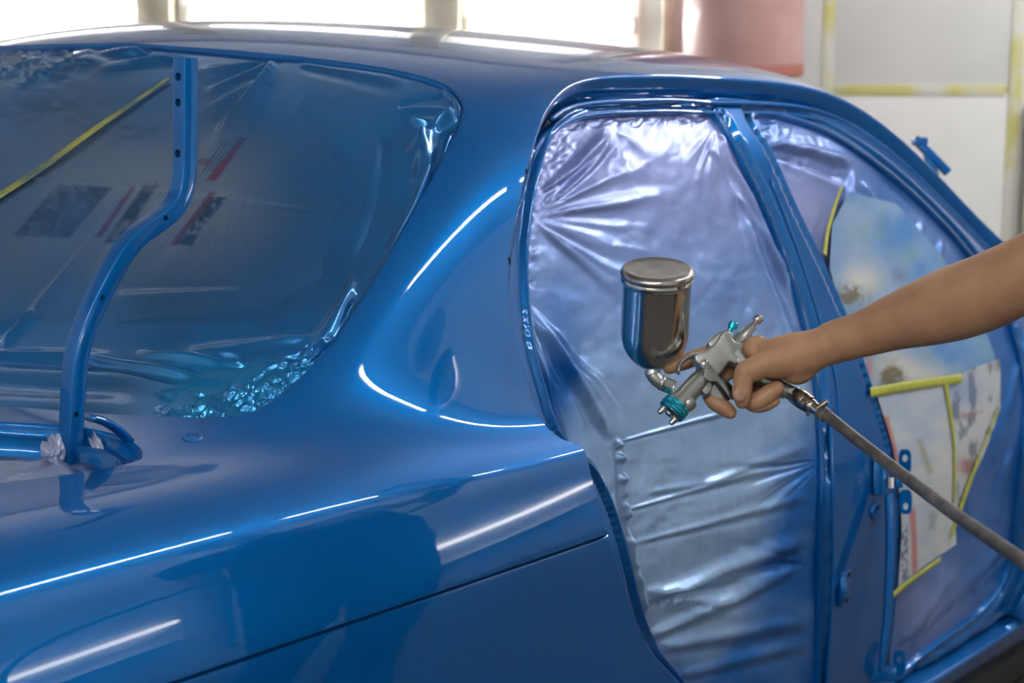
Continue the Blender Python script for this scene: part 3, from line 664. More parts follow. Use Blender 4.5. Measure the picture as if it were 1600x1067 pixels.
def tint_paper_top(Q):
    n1 = fbm(Q[:, 0]/45, Q[:, 1]/60, 120); n2 = fbm(Q[:, 0]/25, Q[:, 1]/40, 121)
    c = mix(np.tile((.30, .42, .60), (len(Q), 1)), (.08, .24, .54), np.clip(.45+.9*n1, 0, 1)); c = mix(c, (.20, .36, .38), np.clip(n2*1.0, 0, .5))
    c = mix(c, (.62, .62, .58), np.clip(blob(Q, (1345, 440), (32, 26))+blob(Q, (1400, 575), (40, 30))+.7*blob(Q, (1450, 590), (40, 20)), 0, 1))
    nz = .5+fbm(Q[:, 0]/8, Q[:, 1]/8, 122)
    c = mix(c, (.16, .13, .07), np.clip((blob(Q, (1328, 462), (24, 14))+blob(Q, (1395, 586), (17, 18)))*nz*2.2, 0, .9))
    c = mix(c, (.40, .10, .12), .6*blob(Q, (1358, 575), (8, 20)))
    c = mix(c, (.12, .13, .16), .5*blob(Q, (1405, 432), (12, 14)))
    return np.column_stack([c, np.ones(len(Q))])
p = sheet('newspaper', [(1300, 350), (1326, 300), (1400, 318), (1465, 390), (1520, 470), (1552, 550), (1560, 600), (1480, 612), (1355, 622), (1325, 520), (1295, 420)], FO, tint_paper_top, 2.2, FRAME, [HOLE_F], .003)
tag(p, 'bluish newspaper sheet on the front door film, crossed by the bare arm', 'newspaper')
p = sheet('newspaper', [(1476, 598), (1520, 575), (1562, 560), (1564, 640), (1545, 690), (1520, 750), (1496, 815), (1484, 790), (1484, 700)], FO+.003, tint_paper_right, 2., FRAME, [HOLE_F], .002)
tag(p, 'grey sketchy newspaper sheet right of the vertical yellow tape', 'newspaper')
p = sheet('newspaper', [(1340, 606), (1420, 604), (1478, 596), (1486, 650), (1492, 720), (1492, 800), (1494, 850), (1450, 880), (1400, 920), (1385, 935), (1390, 850), (1390, 760), (1380, 700)], FO+.006, tint_paper_main, 2.2, FRAME, [HOLE_F], .002)
tag(p, 'large pale newspaper sheet below the horizontal yellow tape, behind the hose', 'newspaper')
for px, wd, lab in [([(1360, 613), (1420, 603), (1503, 591)], .017, 'horizontal yellow tape strip along the top of the pale newspaper'),
                    ([(1478, 600), (1486, 650), (1492, 710), (1491, 785)], [.014, .009, .007], 'upright yellow tape strip at the right edge of the pale newspaper'),
                    ([(1532, 712), (1515, 755), (1500, 800), (1486, 838)], [.010, .014, .013], 'slanting yellow tape strip under the grey sketchy newspaper'),
                    ([(1396, 930), (1425, 906), (1470, 874)], [.014, .011, .010], 'yellow tape strip along the bottom of the pale newspaper'),
                    ([(1560, 640), (1545, 680), (1534, 706)], .005, 'thin yellow tape strip on the right rim of the grey sketchy newspaper'),
                    ([(1289, 398), (1293, 366), (1303, 328), (1316, 290)], [.010, .009, .005], 'thin curved yellow tape strip at the top of the front door film')]:
    tag(strip('tape_strip', px, wd, FO+.0095, M_TAPE, FRAME), lab, 'tape')
# ------------------------------------------------------------------ boot: film sagging into the opening, hinge arm, second hinge bow, plug
def relief_boot(Q, UV):
    h = .004*fbm(Q[:, 0]/60, Q[:, 1]/14, 130, 2)+.010*crumple(Q[:, 0]/26, Q[:, 1]/6, 131)*np.clip(.35+blob(Q, (110, 708), (75, 30))+smooth01((Q[:, 1]-725)/10), 0, 1)
    h += .018*smooth01((Q[:, 1]-728-.04*Q[:, 0]*0)/16)*smooth01((150-Q[:, 0])/60)
    return h
def tint_boot(Q, UV):
    n = fbm(Q[:, 0]/25, Q[:, 1]/8, 132)
    c = mix((.02, .12, .34), (.30, .36, .55), np.clip(.25+n+.7*smooth01((Q[:, 1]-728)/12)*smooth01((150-Q[:, 0])/50)+.6*blob(Q, (110, 705), (60, 26)), 0, 1))
    return np.column_stack([c, np.ones(len(Q))])
F_BT = film('masking_film', OUT_BOOT, -.036, 150, 260, relief_boot, tint_boot, M_FILM)
tag(F_BT, 'crinkled plastic film over the boot opening, around the foot of the hinge arm', 'masking film')

def atY(px, py, Y):
    d = ray(px, py); return CAM+d*((Y-CAM[1])/d[1])
def sweep_square(P, half, yax=np.array([0, 1., 0]), ch=.0022):
    """square bar with softened edges along a path lying in the x-z plane"""
    bm = bmesh.new(); P = np.asarray(P); T = np.gradient(P, axis=0); T /= np.linalg.norm(T, axis=1)[:, None]; rings = []
    sec = []
    for sx, sy in ((1, 1), (-1, 1), (-1, -1), (1, -1)):
        for k in range(4):
            a = math.radians({(1, 1): 0, (-1, 1): 90, (-1, -1): 180, (1, -1): 270}[(sx, sy)]+30*k)
            sec.append((sx*(half-ch)+ch*math.cos(a), sy*(half-ch)+ch*math.sin(a)))
    for p, t in zip(P, T):
        x = np.cross(yax, t); x /= np.linalg.norm(x)
        rings.append([bm.verts.new(p+x*a+yax*b) for a, b in sec])
    n = len(sec)
    for a, b in zip(rings, rings[1:]):
        for k in range(n): bm.faces.new((a[k], a[(k+1) % n], b[(k+1) % n], b[k]))
    bm.faces.new(rings[0][::-1]); bm.faces.new(rings[-1])
    bmesh.ops.recalc_face_normals(bm, faces=bm.faces); return bm
YH = -.515
HINGE = [atY(x, y, YH) for x, y in [(111, 742), (110, 715), (112, 660), (115, 600), (121, 550), (137, 500), (163, 445), (190, 398), (214, 369), (244, 347), (268, 327), (281, 306), (287, 280), (289, 240), (289.5, 170), (290, 90)]]
hb = sweep_square(spline(HINGE, 8), .0112)
def drill(o, holes):
    """cut round holes (place, direction, radius, depth) into a mesh object"""
    bm = bmesh.new()
    for c, d, r, dep in holes: lathe_bm(bm, np.asarray(c)-np.asarray(d)*dep, d, [(0, r), (dep+.01, r)], 20)
    me = bpy.data.meshes.new('tmp_cutter'); bmesh.ops.recalc_face_normals(bm, faces=bm.faces); bm.to_mesh(me); bm.free(); c = bpy.data.objects.new('tmp_cutter', me); COL.objects.link(c)
    m = o.modifiers.new('b', 'BOOLEAN'); m.object = c; m.operation = 'DIFFERENCE'; m.solver = 'EXACT'
    dg = bpy.context.evaluated_depsgraph_get(); dg.update(); new = bpy.data.meshes.new_from_object(o.evaluated_get(dg))
    o.modifiers.clear(); old = o.data; o.data = new; bpy.data.objects.remove(c); bpy.data.meshes.remove(me); bpy.data.meshes.remove(old)
HG = from_bm('hinge_arm', hb, M_PAINT, CAR, angle=40)
sp = spline(HINGE, 8); spx = project(sp)
def on_arm(py):
    k = np.argmin(np.abs(spx[:, 1]-py)); t = sp[min(k+1, len(sp)-1)]-sp[k-1]; t /= np.linalg.norm(t); return sp[k], t
holes = []
for py in (122, 165, 240):                          # rear face
    p, t = on_arm(py); n = np.cross(np.array([0, 1., 0]), t)
    if n[0] > 0: n = -n
    holes.append((p+n*.0112+np.array([0, .0008, 0]), n, .0052, .018))
for py in (343, 462, 648):                          # side face
    p, t = on_arm(py); holes.append((p+np.array([0, -.0112, 0])+np.cross(np.array([0, -1., 0]), t)*.002, np.array([0, -1., 0]), .0034, .014))
drill(HG, holes)
HG.data.set_sharp_from_angle(angle=math.radians(40))
M_DARK = material('dark_hole', (.004, .006, .012), .8)
for c, d, r, dep in holes:
    bm = bmesh.new(); lathe_bm(bm, np.asarray(c)-np.asarray(d)*dep*.5, d, [(0, r*.96), (.001, r*.96)], 16); from_bm('hole', bm, M_DARK, CAR)  # black disc stands in for the shade inside each drilled hole
BOW = [atY(x, y, -.585) for x, y in [(140, 652), (160, 658), (182, 670), (202, 690), (215, 710), (222, 726)]]
bm = bmesh.new(); tube_bm(bm, spline(BOW, 8), .0052, 10, sx=2.0, up=np.array([0, 0, 1.])); from_bm('hinge_bow', bm, M_PAINT, CAR)
# foil wrapped round the hinge's foot
for (cx, cy), (rx, ry), sd in (((84, 706), (15, 24), 1), ((152, 706), (16, 26), 2), ((176, 716), (14, 16), 3)):
    c = atY(cx, cy, -.535); bm = bmesh.new(); bmesh.ops.create_icosphere(bm, subdivisions=5, radius=1)
    q = np.array([v.co for v in bm.verts]); k = 1+.9*crumple(q[:, 0]*2.4+q[:, 2]*1.3, q[:, 1]*2.4-q[:, 2], sd+140)+.35*crumple(q[:, 0]*5+q[:, 2]*2, q[:, 1]*5-q[:, 2]*3, sd+150)
    for v, p_, k_ in zip(bm.verts, q, k): v.co = c+(RT*p_[0]*rx*.00085+UP*p_[1]*ry*.00080+FW*p_[2]*.014)*k_
    o = from_bm('film_wad', bm, M_FILM); put_tint(o, np.tile((.42, .47, .66, 1.), (len(o.data.vertices), 1)))
    o.parent = F_BT; o.matrix_parent_inverse = Matrix.Identity(4)
p, n = skin_at(300, 683, 0)
bm = bmesh.new(); lathe_bm(bm, p, n, [(-.004, .0125), (.0006, .0125), (.0016, .0115), (.0016, .008), (-.0006, .007), (-.0006, .001)], 28); from_bm('drain_plug', bm, M_PAINT, CAR, angle=35)
# small oblong holes along the C pillar's edge
for px, py, rx, ry in ((821, 268, 1.3, 4.5), (794, 408, 2.0, 6.5)):
    p, n = skin_at(px+1.5, py, 0); bm = bmesh.new(); x, y, z = frame_z(n); bmesh.ops.create_uvsphere(bm, u_segments=16, v_segments=8, radius=1)
    for v in bm.verts: q = np.array(v.co); v.co = p+RT*q[0]*rx*.0009+np.array([0, 0, 1.])*q[1]*ry*.0009+n*(q[2]*.0008)
    from_bm('clip_hole', bm, M_DARK, CAR)

# ------------------------------------------------------------------ hardware on the side frame
def eyelet(c, ex, ey, wd, ht, hole_c, hole_r, th=.004):
    """upright plate with rounded ends and one round hole"""
    n = np.cross(ex, ey); outer, inner = [], []; K = 40
    for k in range(K):
        a = 2*math.pi*k/K; ca, sa = math.cos(a), math.sin(a)
        outer.append((wd*np.sign(ca)*abs(ca)**.6, ht*np.sign(sa)*abs(sa)**.6)); inner.append((hole_c[0]+hole_r*ca, hole_c[1]+hole_r*1.25*sa))
    bm = bmesh.new(); R = []
    for loop, z in ((inner, -th/2), (outer, -th/2), (outer, th/2), (inner, th/2)):
        R.append([bm.verts.new(c+ex*a+ey*b+n*z) for a, b in loop])
    for i in range(4):
        A, B = R[i], R[(i+1) % 4]
        for k in range(K): bm.faces.new((A[k], A[(k+1) % K], B[(k+1) % K], B[k]))
    bmesh.ops.recalc_face_normals(bm, faces=bm.faces); return bm
def frame_at(px, py, off=0.): return skin_at(px, py, DEPTH+off, FRAME)
MM = 1/FPX
hp, hn = frame_at(1374, 745, .01); hd = (hp-CAM)@FW
def near(px, py, toward=0.): return at(px, py, hd-toward)
for i, (px, py) in enumerate(((1414, 721), (1415, 784))):
    s_ = hd*MM; bm = eyelet(near(px, py, .02), RT, UP, 9.5*s_, 19*s_, (0, (5 if i == 0 else -7)*s_), 4.4*s_); from_bm('hinge_plate', bm, M_PAINT, CAR, angle=40)
bm = bmesh.new(); box_bm(bm, near(1404, 754, .015), (12*hd*MM, .016, 16*hd*MM), (RT, FW, UP), .002); from_bm('hinge_knuckle', bm, M_PAINT, CAR, angle=40)
bm = bmesh.new(); lathe_bm(bm, near(1391, 762, .022), UP, [(0, 6.5*hd*MM), (16*hd*MM, 6.5*hd*MM)], 14); from_bm('hinge_pin', bm, M_STEEL, CAR, angle=40)
bm = bmesh.new(); box_bm(bm, near(1372, 742, .012), (20*hd*MM, .03, 62*hd*MM), (RT, FW, UP), .004); from_bm('hinge_block', bm, M_PAINT, CAR, angle=40)
lp, ln_ = frame_at(1380, 1040, .01); ld = (lp-CAM)@FW
bm = eyelet(at(1405, 1036, ld-.02), RT, UP, 9*ld*MM, 20*ld*MM, (0, 6*ld*MM), 4.2*ld*MM); from_bm('hinge_plate', bm, M_PAINT, CAR, angle=40)
bm = bmesh.new(); box_bm(bm, at(1372, 1052, ld-.012), (52*ld*MM, .03, 26*ld*MM), (RT, FW, UP), .004); from_bm('hinge_block', bm, M_PAINT, CAR, angle=40)
# rolled bar below the hinge and the boss with a hole beside it
bar = [at(x, y, hd-.016) for x, y in [(1389, 772), (1391, 800), (1391, 850), (1389, 910), (1386, 970), (1380, 1020), (1376, 1048)]]
bm = bmesh.new(); tube_bm(bm, spline(bar, 6), np.interp(np.linspace(0, 1, 37), [0, .1, .8, 1], [.0095, .0115, .010, .006]), 14, sx=.7); from_bm('pillar_rib', bm, M_PAINT, CAR)
bp, bn = frame_at(1366, 797, .010)
bm = bmesh.new(); lathe_bm(bm, bp, bn, [(-.01, .017), (.004, .016), (.006, .0145), (.006, .010), (.003, .008), (-.004, .0075), (-.004, .001)], 30); from_bm('pillar_boss', bm, M_PAINT, CAR, angle=50)
# striker with its plate
kp, kn = frame_at(1318, 918, .010); ex = np.cross(np.array([0, 0, 1.]), kn); ex /= np.linalg.norm(ex); ey = np.cross(kn, ex)
bm = bmesh.new(); box_bm(bm, kp+kn*.002, (.036, .062, .006), (ex, ey, kn), .0025); SK = from_bm('striker_plate', bm, M_PAINT, CAR, angle=40)
bm = bmesh.new(); tube_bm(bm, spline([kp-ex*.012+ey*.022, kp-ex*.016+ey*.006+kn*.006, kp-ex*.016-ey*.010+kn*.006, kp-ex*.010-ey*.028], 6), .0075, 12); from_bm('striker_ridge', bm, M_PAINT, CAR)
for s_ in (-1, 1):
    bm = bmesh.new(); lathe_bm(bm, kp+ey*.024*s_+ex*.008+kn*.005, kn, [(0, .004), (.002, .0036)], 12); from_bm('screw', bm, M_DARK, CAR)
# slim trim rib running down the B pillar and up to the roof
for px_, w_ in (([(1296, 640), (1300, 760), (1300, 880), (1297, 980), (1290, 1080)], .0042), ([(1203, 280), (1245, 390), (1280, 500), (1305, 590), (1312, 660)], .0038)):
    uv = pix2uv(spline(px_, 8), DEPTH+.010, FRAME); bm = bmesh.new(); tube_bm(bm, H(uv[:, 0], uv[:, 1], DEPTH+.010, FRAME), w_, 10); from_bm('pillar_rib', bm, M_PAINT, CAR)
# roof drip channel: two slim rails above the doors
for dv, w_, o_ in ((-.05, .0045, -.020), (-.32, .0035, -.030)):
    a = [(x, y) for x, y in ((875, 160), (900, 142), (940, 133), (1000, 131), (1060, 131), (1130, 136))]
    uv = pix2uv(spline(a, 8), 0); uv = np.vstack([uv, [(u, uv[-1, 1]+(RAIL[np.argmin(np.abs(RAIL[:110, 0]-u)), 1]-.35-uv[-1, 1])*smooth01((u-uv[-1, 0])/1.0)) for u in np.linspace(uv[-1, 0]+.15, 12.0, 30)]])
    uv[:, 1] += dv; bm = bmesh.new(); tube_bm(bm, H(uv[:, 0], uv[:, 1], o_-.012), w_, 10); from_bm('drip_rail', bm, M_PAINT, CAR)
# mirror bracket standing off the screen pillar
_mu = np.linspace(9.5, 12.8, 300); _mp = H(_mu, np.full(300, 17.2)); _mx = project(_mp); _mk = np.argmin(np.abs(_mx[:, 0]-1468)); MB = _mp[_mk]; bd = (MB-CAM)@FW
def mb(px, py, d=0.): return at(px+_mx[_mk, 0]-1474, py+_mx[_mk, 1]-310, bd+d)
bm = bmesh.new(); box_bm(bm, mb(1461, 244), (76*bd*MM, .02, 13*bd*MM), (RT*.70-UP*.714, FW, RT*.714+UP*.70), .003)
BR = from_bm('mirror_bracket', bm, M_PAINT, CAR, angle=40)
bm = bmesh.new(); tube_bm(bm, [mb(1453, 236), mb(1459, 254), mb(1466, 275), mb(1472, 300, .005)], [.011, .014, .013, .012], 4, sx=.8); from_bm('bracket_stem', bm, M_PAINT, BR, angle=40)
bm = bmesh.new(); box_bm(bm, mb(1443, 222), (22*bd*MM, .03, 12*bd*MM), (RT, FW, UP), .003); from_bm('bracket_tip', bm, M_PAINT, BR, angle=40)

# underside and stands so that the body rests on the floor
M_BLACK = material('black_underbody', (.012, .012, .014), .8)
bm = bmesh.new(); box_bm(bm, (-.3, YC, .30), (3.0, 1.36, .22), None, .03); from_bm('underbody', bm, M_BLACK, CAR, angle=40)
bm = bmesh.new(); box_bm(bm, (.75, -.60, .072), (1.7, .26, .10), None, .02); from_bm('sill_shade_box', bm, M_BLACK, CAR, angle=40)  # black box added in place of the dark shade below the sill
for x in (-1.7, .8):
    for y in (-.5, .7):
        bm = bmesh.new(); lathe_bm(bm, (x, y, 0), (0, 0, 1), [(0, .16), (.01, .16), (.03, .05), (.20, .035), (.21, .06), (.235, .06)], 16); from_bm('stand', bm, M_BLACK, CAR, angle=40)
# ------------------------------------------------------------------ the spray gun
D0 = 2.35
GO = at(1100, 575, D0)
c15, s15 = math.cos(math.radians(15)), math.sin(math.radians(15))
GA = c15*(.694*RT+.72*UP)+s15*FW; GB = -.72*RT+.694*UP; GB -= GA*(GA@GB); GB /= np.linalg.norm(GB); GN = np.cross(GA, GB)
if GN@FW > 0: GN = -GN
def G(px, py, n=0.):
    d = ray(px, py); return CAM+d*(((GO-CAM)@GN)/(d@GN))+GN*n
def z1(x, y, n=0.): return G(900+x/3.1375, 360+y/3.1375, n)
def z2(x, y, n=0.): return G(1000+x/7.62, 540+y/7.62, n)
def z3(x, y, n=0.): return G(1070+x/8.208, 480+y/8.208, n)
def z4(x, y, n=0.): return G(1080+x/5.927, 500+y/5.927, n)
M_CAST = material('satin_cast_metal', (.44, .45, .42), .33, .85); add_bump(M_CAST, 900, .05, .0003)
M_CUP = material('polished_steel_cup', (.56, .54, .50), .13, 1.)
_n = node(M_CUP, 'ShaderNodeTexNoise', Scale=30., Detail=6.); _r = node(M_CUP, 'ShaderNodeMapRange'); _r.inputs[3].default_value = .07; _r.inputs[4].default_value = .24
_t = node(M_CUP, 'ShaderNodeTexCoord'); link(M_CUP, _t.outputs['Object'], _n.inputs['Vector']); link(M_CUP, _n.outputs['Fac'], _r.inputs[0]); link(M_CUP, _r.outputs[0], bsdf(M_CUP).inputs['Roughness'])
M_LID = material('worn_steel_lid', (.52, .49, .45), .25, 1.); add_noise_color(M_LID, (.40, .38, .35), (.58, .54, .48), 40, 4)
M_TRIG = material('dark_trigger_steel', (.30, .30, .29), .25, .95)
M_TEAL = material('teal_anodised_ring', (.02, .42, .54), .2, .7)
M_NICKEL = material('bright_nickel', (.66, .63, .58), .15, 1.)
GUN = empty('spray_gun', z4(300, 420)); tag(GUN, 'metal gravity-feed spray gun with teal ring and steel cup, gripped in a hand', 'spray gun')
def gun_part(name, bm, mat, parent=None, angle=38):
    bmesh.ops.recalc_face_normals(bm, faces=bm.faces); o = from_bm(name, bm, mat, angle=angle)
    root = parent or GUN; o.parent = root
    o.matrix_parent_inverse = Matrix.Translation(-Vector(GUN.location)) if root is GUN else Matrix.Identity(4)
    return o
SC = 3.1375*FPX/D0                                   # zoom-one units per metre
def extr(pts, half, bev_m, n0=0.):
    """outline in zoom-one units; bevel in metres"""
    P2 = spline(pts, 6, True); bm = bmesh.new(); K = len(P2)
    T = np.roll(P2, -1, 0)-np.roll(P2, 1, 0); T /= np.linalg.norm(T, axis=1)[:, None]; Nn = np.stack([-T[:, 1], T[:, 0]], 1)
    area = .5*(P2[:, 0]*np.roll(P2[:, 1], -1)-np.roll(P2[:, 0], -1)*P2[:, 1]).sum(); Nn = Nn if area > 0 else -Nn
    b = bev_m*SC; rows = []
    for ins, z in ((1., half), (.6, half-.10*bev_m), (.25, half-.35*bev_m), (.06, half-.7*bev_m), (0, half-bev_m), (0, -half+bev_m), (.3, -half+.3*bev_m), (1., -half)):
        rows.append([bm.verts.new(z1(p[0]+m[0]*ins*b, p[1]+m[1]*ins*b, z+n0)) for p, m in zip(P2, Nn)])
    for a, c in zip(rows, rows[1:]):
        for k in range(K): bm.faces.new((a[k], a[(k+1) % K], c[(k+1) % K], c[k]))
    bm.faces.new(rows[0]); bm.faces.new(rows[-1][::-1]); return bm
BODY = [(592, 600), (622, 590), (655, 573), (680, 545), (700, 512), (716, 497), (740, 500), (762, 540), (790, 552), (832, 560), (838, 590), (812, 640), (780, 668), (742, 655), (716, 690), (690, 716), (655, 722), (622, 704), (598, 672), (576, 648), (572, 620)]
gun_part('gun_body', extr(BODY, .0108, .0032), M_CAST)
bm = bmesh.new(); tube_bm(bm, spline([z1(x, y, 0) for x, y in ((506, 706), (500, 690), (504, 668), (519, 644), (546, 624), (580, 612), (620, 608), (660, 596))], 6), np.interp(np.linspace(0, 1, 43), [0, .1, .5, 1], [.0016, .0024, .0030, .0042]), 14, sx=2.6, up=GA)
gun_part('hook', bm, M_CAST)
def axis_part(name, p, prof, mat, n=28, d=None, parent=None, angle=38):
    bm = bmesh.new(); lathe_bm(bm, p, -GA if d is None else d, prof, n); return gun_part(name, bm, mat, parent, angle)
nz = z2(447, 700)                                    # rear face of the ring; the axis runs forward along -GA
gun_part('barrel', (lambda b: (lathe_bm(b, nz, GA, [(-.004, .0155), (.004, .0155), (.007, .0145), (.012, .0135), (.040, .0130), (.052, .0115), (.056, .008)], 32), b)[1])(bmesh.new()), M_CAST)
RING = axis_part('cap_ring', nz, [(-.0005, .0165), (0, .0178), (.0022, .0185), (.0032, .0178), (.0042, .0178), (.0055, .0186), (.0085, .0186), (.0095, .0176), (.0108, .0176), (.0118, .0184), (.0135, .0172), (.0138, .0145)], M_TEAL, 40)
CAPF = axis_part('air_cap', nz, [(.010, .0150), (.0142, .0148), (.0160, .0125), (.0164, .006), (.0185, .0050), (.0190, .0022)], M_NICKEL, 32)
for sx, sy in ((-1, 0), (1, 0)):
    side = (RT*.62-UP*.50+0*GN); side = side-GA*(side@GA); side /= np.linalg.norm(side)
    p = nz-GA*.0135+side*sx*.0098
    axis_part('cap_horn', p, [(0, .0048), (.005, .0042), (.010, .0036), (.0115, .0028)], M_NICKEL, 14)
# cast block and packing nut beside the barrel
bm = extr([(600, 770), (628, 728), (650, 742), (662, 770), (650, 800), (630, 812)], .0085, .0025); gun_part('side_block', bm, M_CAST)
axis_part('packing_nut', z2(560, 690, .004), [(-.006, .0098), (-.004, .0106), (.003, .0106), (.006, .009), (.010, .0085)], M_CAST, 18, d=-GA)
axis_part('needle_screw', z2(700, 545, .004), [(-.008, .0026), (.006, .0026)], M_NICKEL, 12, d=GA)
axis_part('needle_nut', z2(708, 485, .004), [(-.002, .0040), (.003, .0040)], M_NICKEL, 6, d=GA)
# trigger: two cheeks, pivot and finger plate
TRG = gun_part('trigger', extr([(600, 655), (618, 646), (634, 652), (662, 690), (690, 730), (712, 752), (736, 786), (758, 826), (756, 838), (744, 834), (722, 806), (700, 775), (680, 752), (640, 748), (618, 735), (612, 715), (616, 690), (602, 674)], .0014, .0006, .0128), M_TRIG)
gun_part('trigger_cheek', extr([(600, 655), (618, 646), (634, 652), (662, 690), (690, 730), (712, 752), (736, 786), (758, 826), (756, 838), (744, 834), (722, 806), (700, 775), (680, 752), (640, 748), (618, 735), (612, 715), (616, 690), (602, 674)], .0014, .0006, -.0128), M_TRIG)
bm = bmesh.new()
pl = [z1(x, y, 0) for x, y in ((686, 748), (706, 772), (728, 803), (748, 832))]
tube_bm(bm, spline(pl, 4), .0024, 10, sx=6.0, up=-GN); gun_part('finger_plate', bm, M_TRIG, None)
axis_part('pivot_boss', z3(220, 750, .010), [(0, .0066), (.0035, .0066), (.0045, .0058)], M_CAST, 22, d=GN)
PV = axis_part('pivot_screw', z3(222, 748, .0148), [(0, .0040), (.0012, .0040), (.0018, .0030)], M_NICKEL, 16, d=GN)
# rear end: fluid adjuster, fan adjuster
axis_part('rear_barrel', z3(660, 470), [(0, .0098), (.012, .0098), (.0135, .0088), (.030, .0062), (.033, .0058)], M_CAST, 24, d=GA)
axis_part('adjuster_stem', z3(850, 255), [(-.004, .0036), (.010, .0036)], M_NICKEL, 16, d=GA)
KN = axis_part('adjuster_knob', z3(905, 185), [(0, .0050), (.001, .0062), (.0025, .0066), (.0080, .0066), (.0092, .0056), (.0096, .002)], M_NICKEL, 12, d=GA)
kd_ = .38*RT+.92*UP
axis_part('fan_seat', z3(552, 352), [(-.006, .0050), (.0035, .0050), (.0045, .0040)], M_NICKEL, 16, d=kd_)
axis_part('fan_stem', z3(578, 300), [(-.002, .0038), (.004, .0038)], M_TEAL, 16, d=kd_)
axis_part('fan_knob', z3(600, 272), [(0, .0052), (.0008, .0060), (.0080, .0060), (.0088, .0052), (.009, .001)], M_TEAL, 14, d=kd_)
gun_part('fan_housing', extr([(640, 560), (700, 500), (740, 492), (764, 520), (758, 548), (720, 580), (680, 600)], .0085, .003), M_CAST)
# grip
bm = bmesh.new(); tube_bm(bm, spline([z1(785, 590, 0), z1(830, 650, 0), z1(900, 712, 0), z1(970, 760, 0), z1(1028, 785, 0)], 6), [.0115]*6+[.0125]*12+[.011]*7, 18, sx=1.15); gun_part('grip', bm, M_CAST)
bm = extr([(772, 640), (806, 596), (836, 612), (848, 632), (820, 668), (790, 668)], .0118, .003); gun_part('air_valve_block', bm, M_CAST)
# inlet: hex plug at the grip's foot
hd_ = z1(1075, 805)-z1(1020, 775); hd_ /= np.linalg.norm(hd_)
axis_part('inlet_collar', z1(1012, 772), [(0, .0085), (.008, .0088)], M_CAST, 20, d=hd_)
axis_part('inlet_hex', z1(1024, 778), [(0, .0098), (.001, .0108), (.013, .0108), (.0145, .0098)], M_NICKEL, 6, d=hd_, angle=20)
# cup joint and cup
el = [z2(148, 300, .0), z2(150, 335), z2(168, 375), z2(215, 420), z2(300, 462), z2(400, 505)]
bm = bmesh.new(); tube_bm(bm, spline(el, 6), [.0098]*8+[.0086]*16+[.0078]*7, 18); gun_part('cup_elbow', bm, M_CAST)
ed_ = z2(400, 505)-z2(230, 432); ed_ /= np.linalg.norm(ed_)
axis_part('elbow_collar', z2(238, 436), [(0, .0094), (.002, .0100), (.004, .0094)], M_CAST, 20, d=ed_)
axis_part('elbow_nut', z2(272, 450), [(0, .0090), (.001, .0100), (.0115, .0100), (.0125, .0090)], M_NICKEL, 6, d=ed_, angle=20)
axis_part('elbow_seat', z2(372, 492), [(0, .0092), (.002, .0100), (.004, .0094)], M_CAST, 20, d=ed_)
al = math.radians(22.4); CU = math.cos(al)*UP-math.sin(al)*FW+.008*RT; CU /= np.linalg.norm(CU)
ct = at(1027.3, 419.5, D0)
CUPB = axis_part('cup', ct, [(.006, .0432), (.0105, .0452), (.0125, .0462), (.0145, .0466), (.0165, .0460), (.018, .0442), (.020, .0438), (.086, .0438), (.096, .0430), (.105, .0408), (.113, .0374), (.120, .0330), (.127, .0268), (.132, .0205), (.1355, .0145), (.138, .0100), (.146, .0092)], M_CUP, 64, d=-CU, angle=60)
LIDB = axis_part('cup_lid', ct, [(.0006, .002), (.0002, .030), (0, .0395), (-.0008, .0412), (-.0004, .0428), (.0014, .0450), (.0038, .0468), (.0066, .0472), (.0092, .0464), (.0108, .0448), (.0112, .0430)], M_LID, 64, d=-CU, angle=60)

# ------------------------------------------------------------------ the air hose
M_RUBBER = material('grey_rubber_hose', (.075, .072, .068), .42); add_noise_color(M_RUBBER, (.075, .07, .064), (.19, .17, .15), 45, 5, .4, .75); add_bump(M_RUBBER, 260, .3, .0008)
M_BRASS = material('dull_coupler_metal', (.38, .33, .28), .3, 1.); add_noise_color(M_BRASS, (.20, .15, .11), (.60, .55, .50), 90, 4)
def zz(px, py, D): return at(px, py, D)
g0 = z1(1060, 798)
hd0 = (g0-CAM)@FW
HOSE = empty('air_hose', g0); tag(HOSE, 'dark rubber air hose with metal coupler hanging from the spray gun grip', 'hose')
def hose_part(name, bm, mat, angle=38):
    bmesh.ops.recalc_face_normals(bm, faces=bm.faces); return from_bm(name, bm, mat, HOSE, angle=angle)
pts = [(1280, 643, 2.335), (1296, 652, 2.325), (1312, 665, 2.31), (1360, 703, 2.25), (1420, 749, 2.15), (1500, 809, 2.0), (1560, 850, 1.90), (1620, 893, 1.82), (1720, 985, 1.72), (1820, 1130, 1.66)]
hp_ = [zz(*p) for p in pts]; last = hp_[-1].copy()
tail = [last+np.array([.10, -.16, -.22]), last+np.array([.22, -.38, -.55]), np.array([last[0]+.42, last[1]-.62, .05]), np.array([last[0]+.70, last[1]-.70, .0085]), np.array([last[0]+1.0, last[1]-.55, .0085]), np.array([last[0]+1.4, last[1]-.75, .0085]), np.array([last[0]+1.75, last[1]-.7, .0085])]
bm = bmesh.new(); tube_bm(bm, spline(hp_+tail, 14), .0076, 16); hose_part('hose', bm, M_RUBBER)
q0, q1 = z1(1072, 806), zz(1281, 643, 2.335); hx = q1-q0; HL = np.linalg.norm(hx); hx /= HL
def along(name, prof, mat, n=26, angle=38):
    bm = bmesh.new(); lathe_bm(bm, q0, hx, prof, n); return hose_part(name, bm, mat, angle)
along('coupler_ring', [(0, .0112), (.002, .0118), (.004, .0112)], M_NICKEL)
along('coupler_sleeve', [(.003, .0112), (.005, .0122), (.018, .0122), (.020, .0114), (.0205, .0118), (.028, .0112)], M_BRASS)
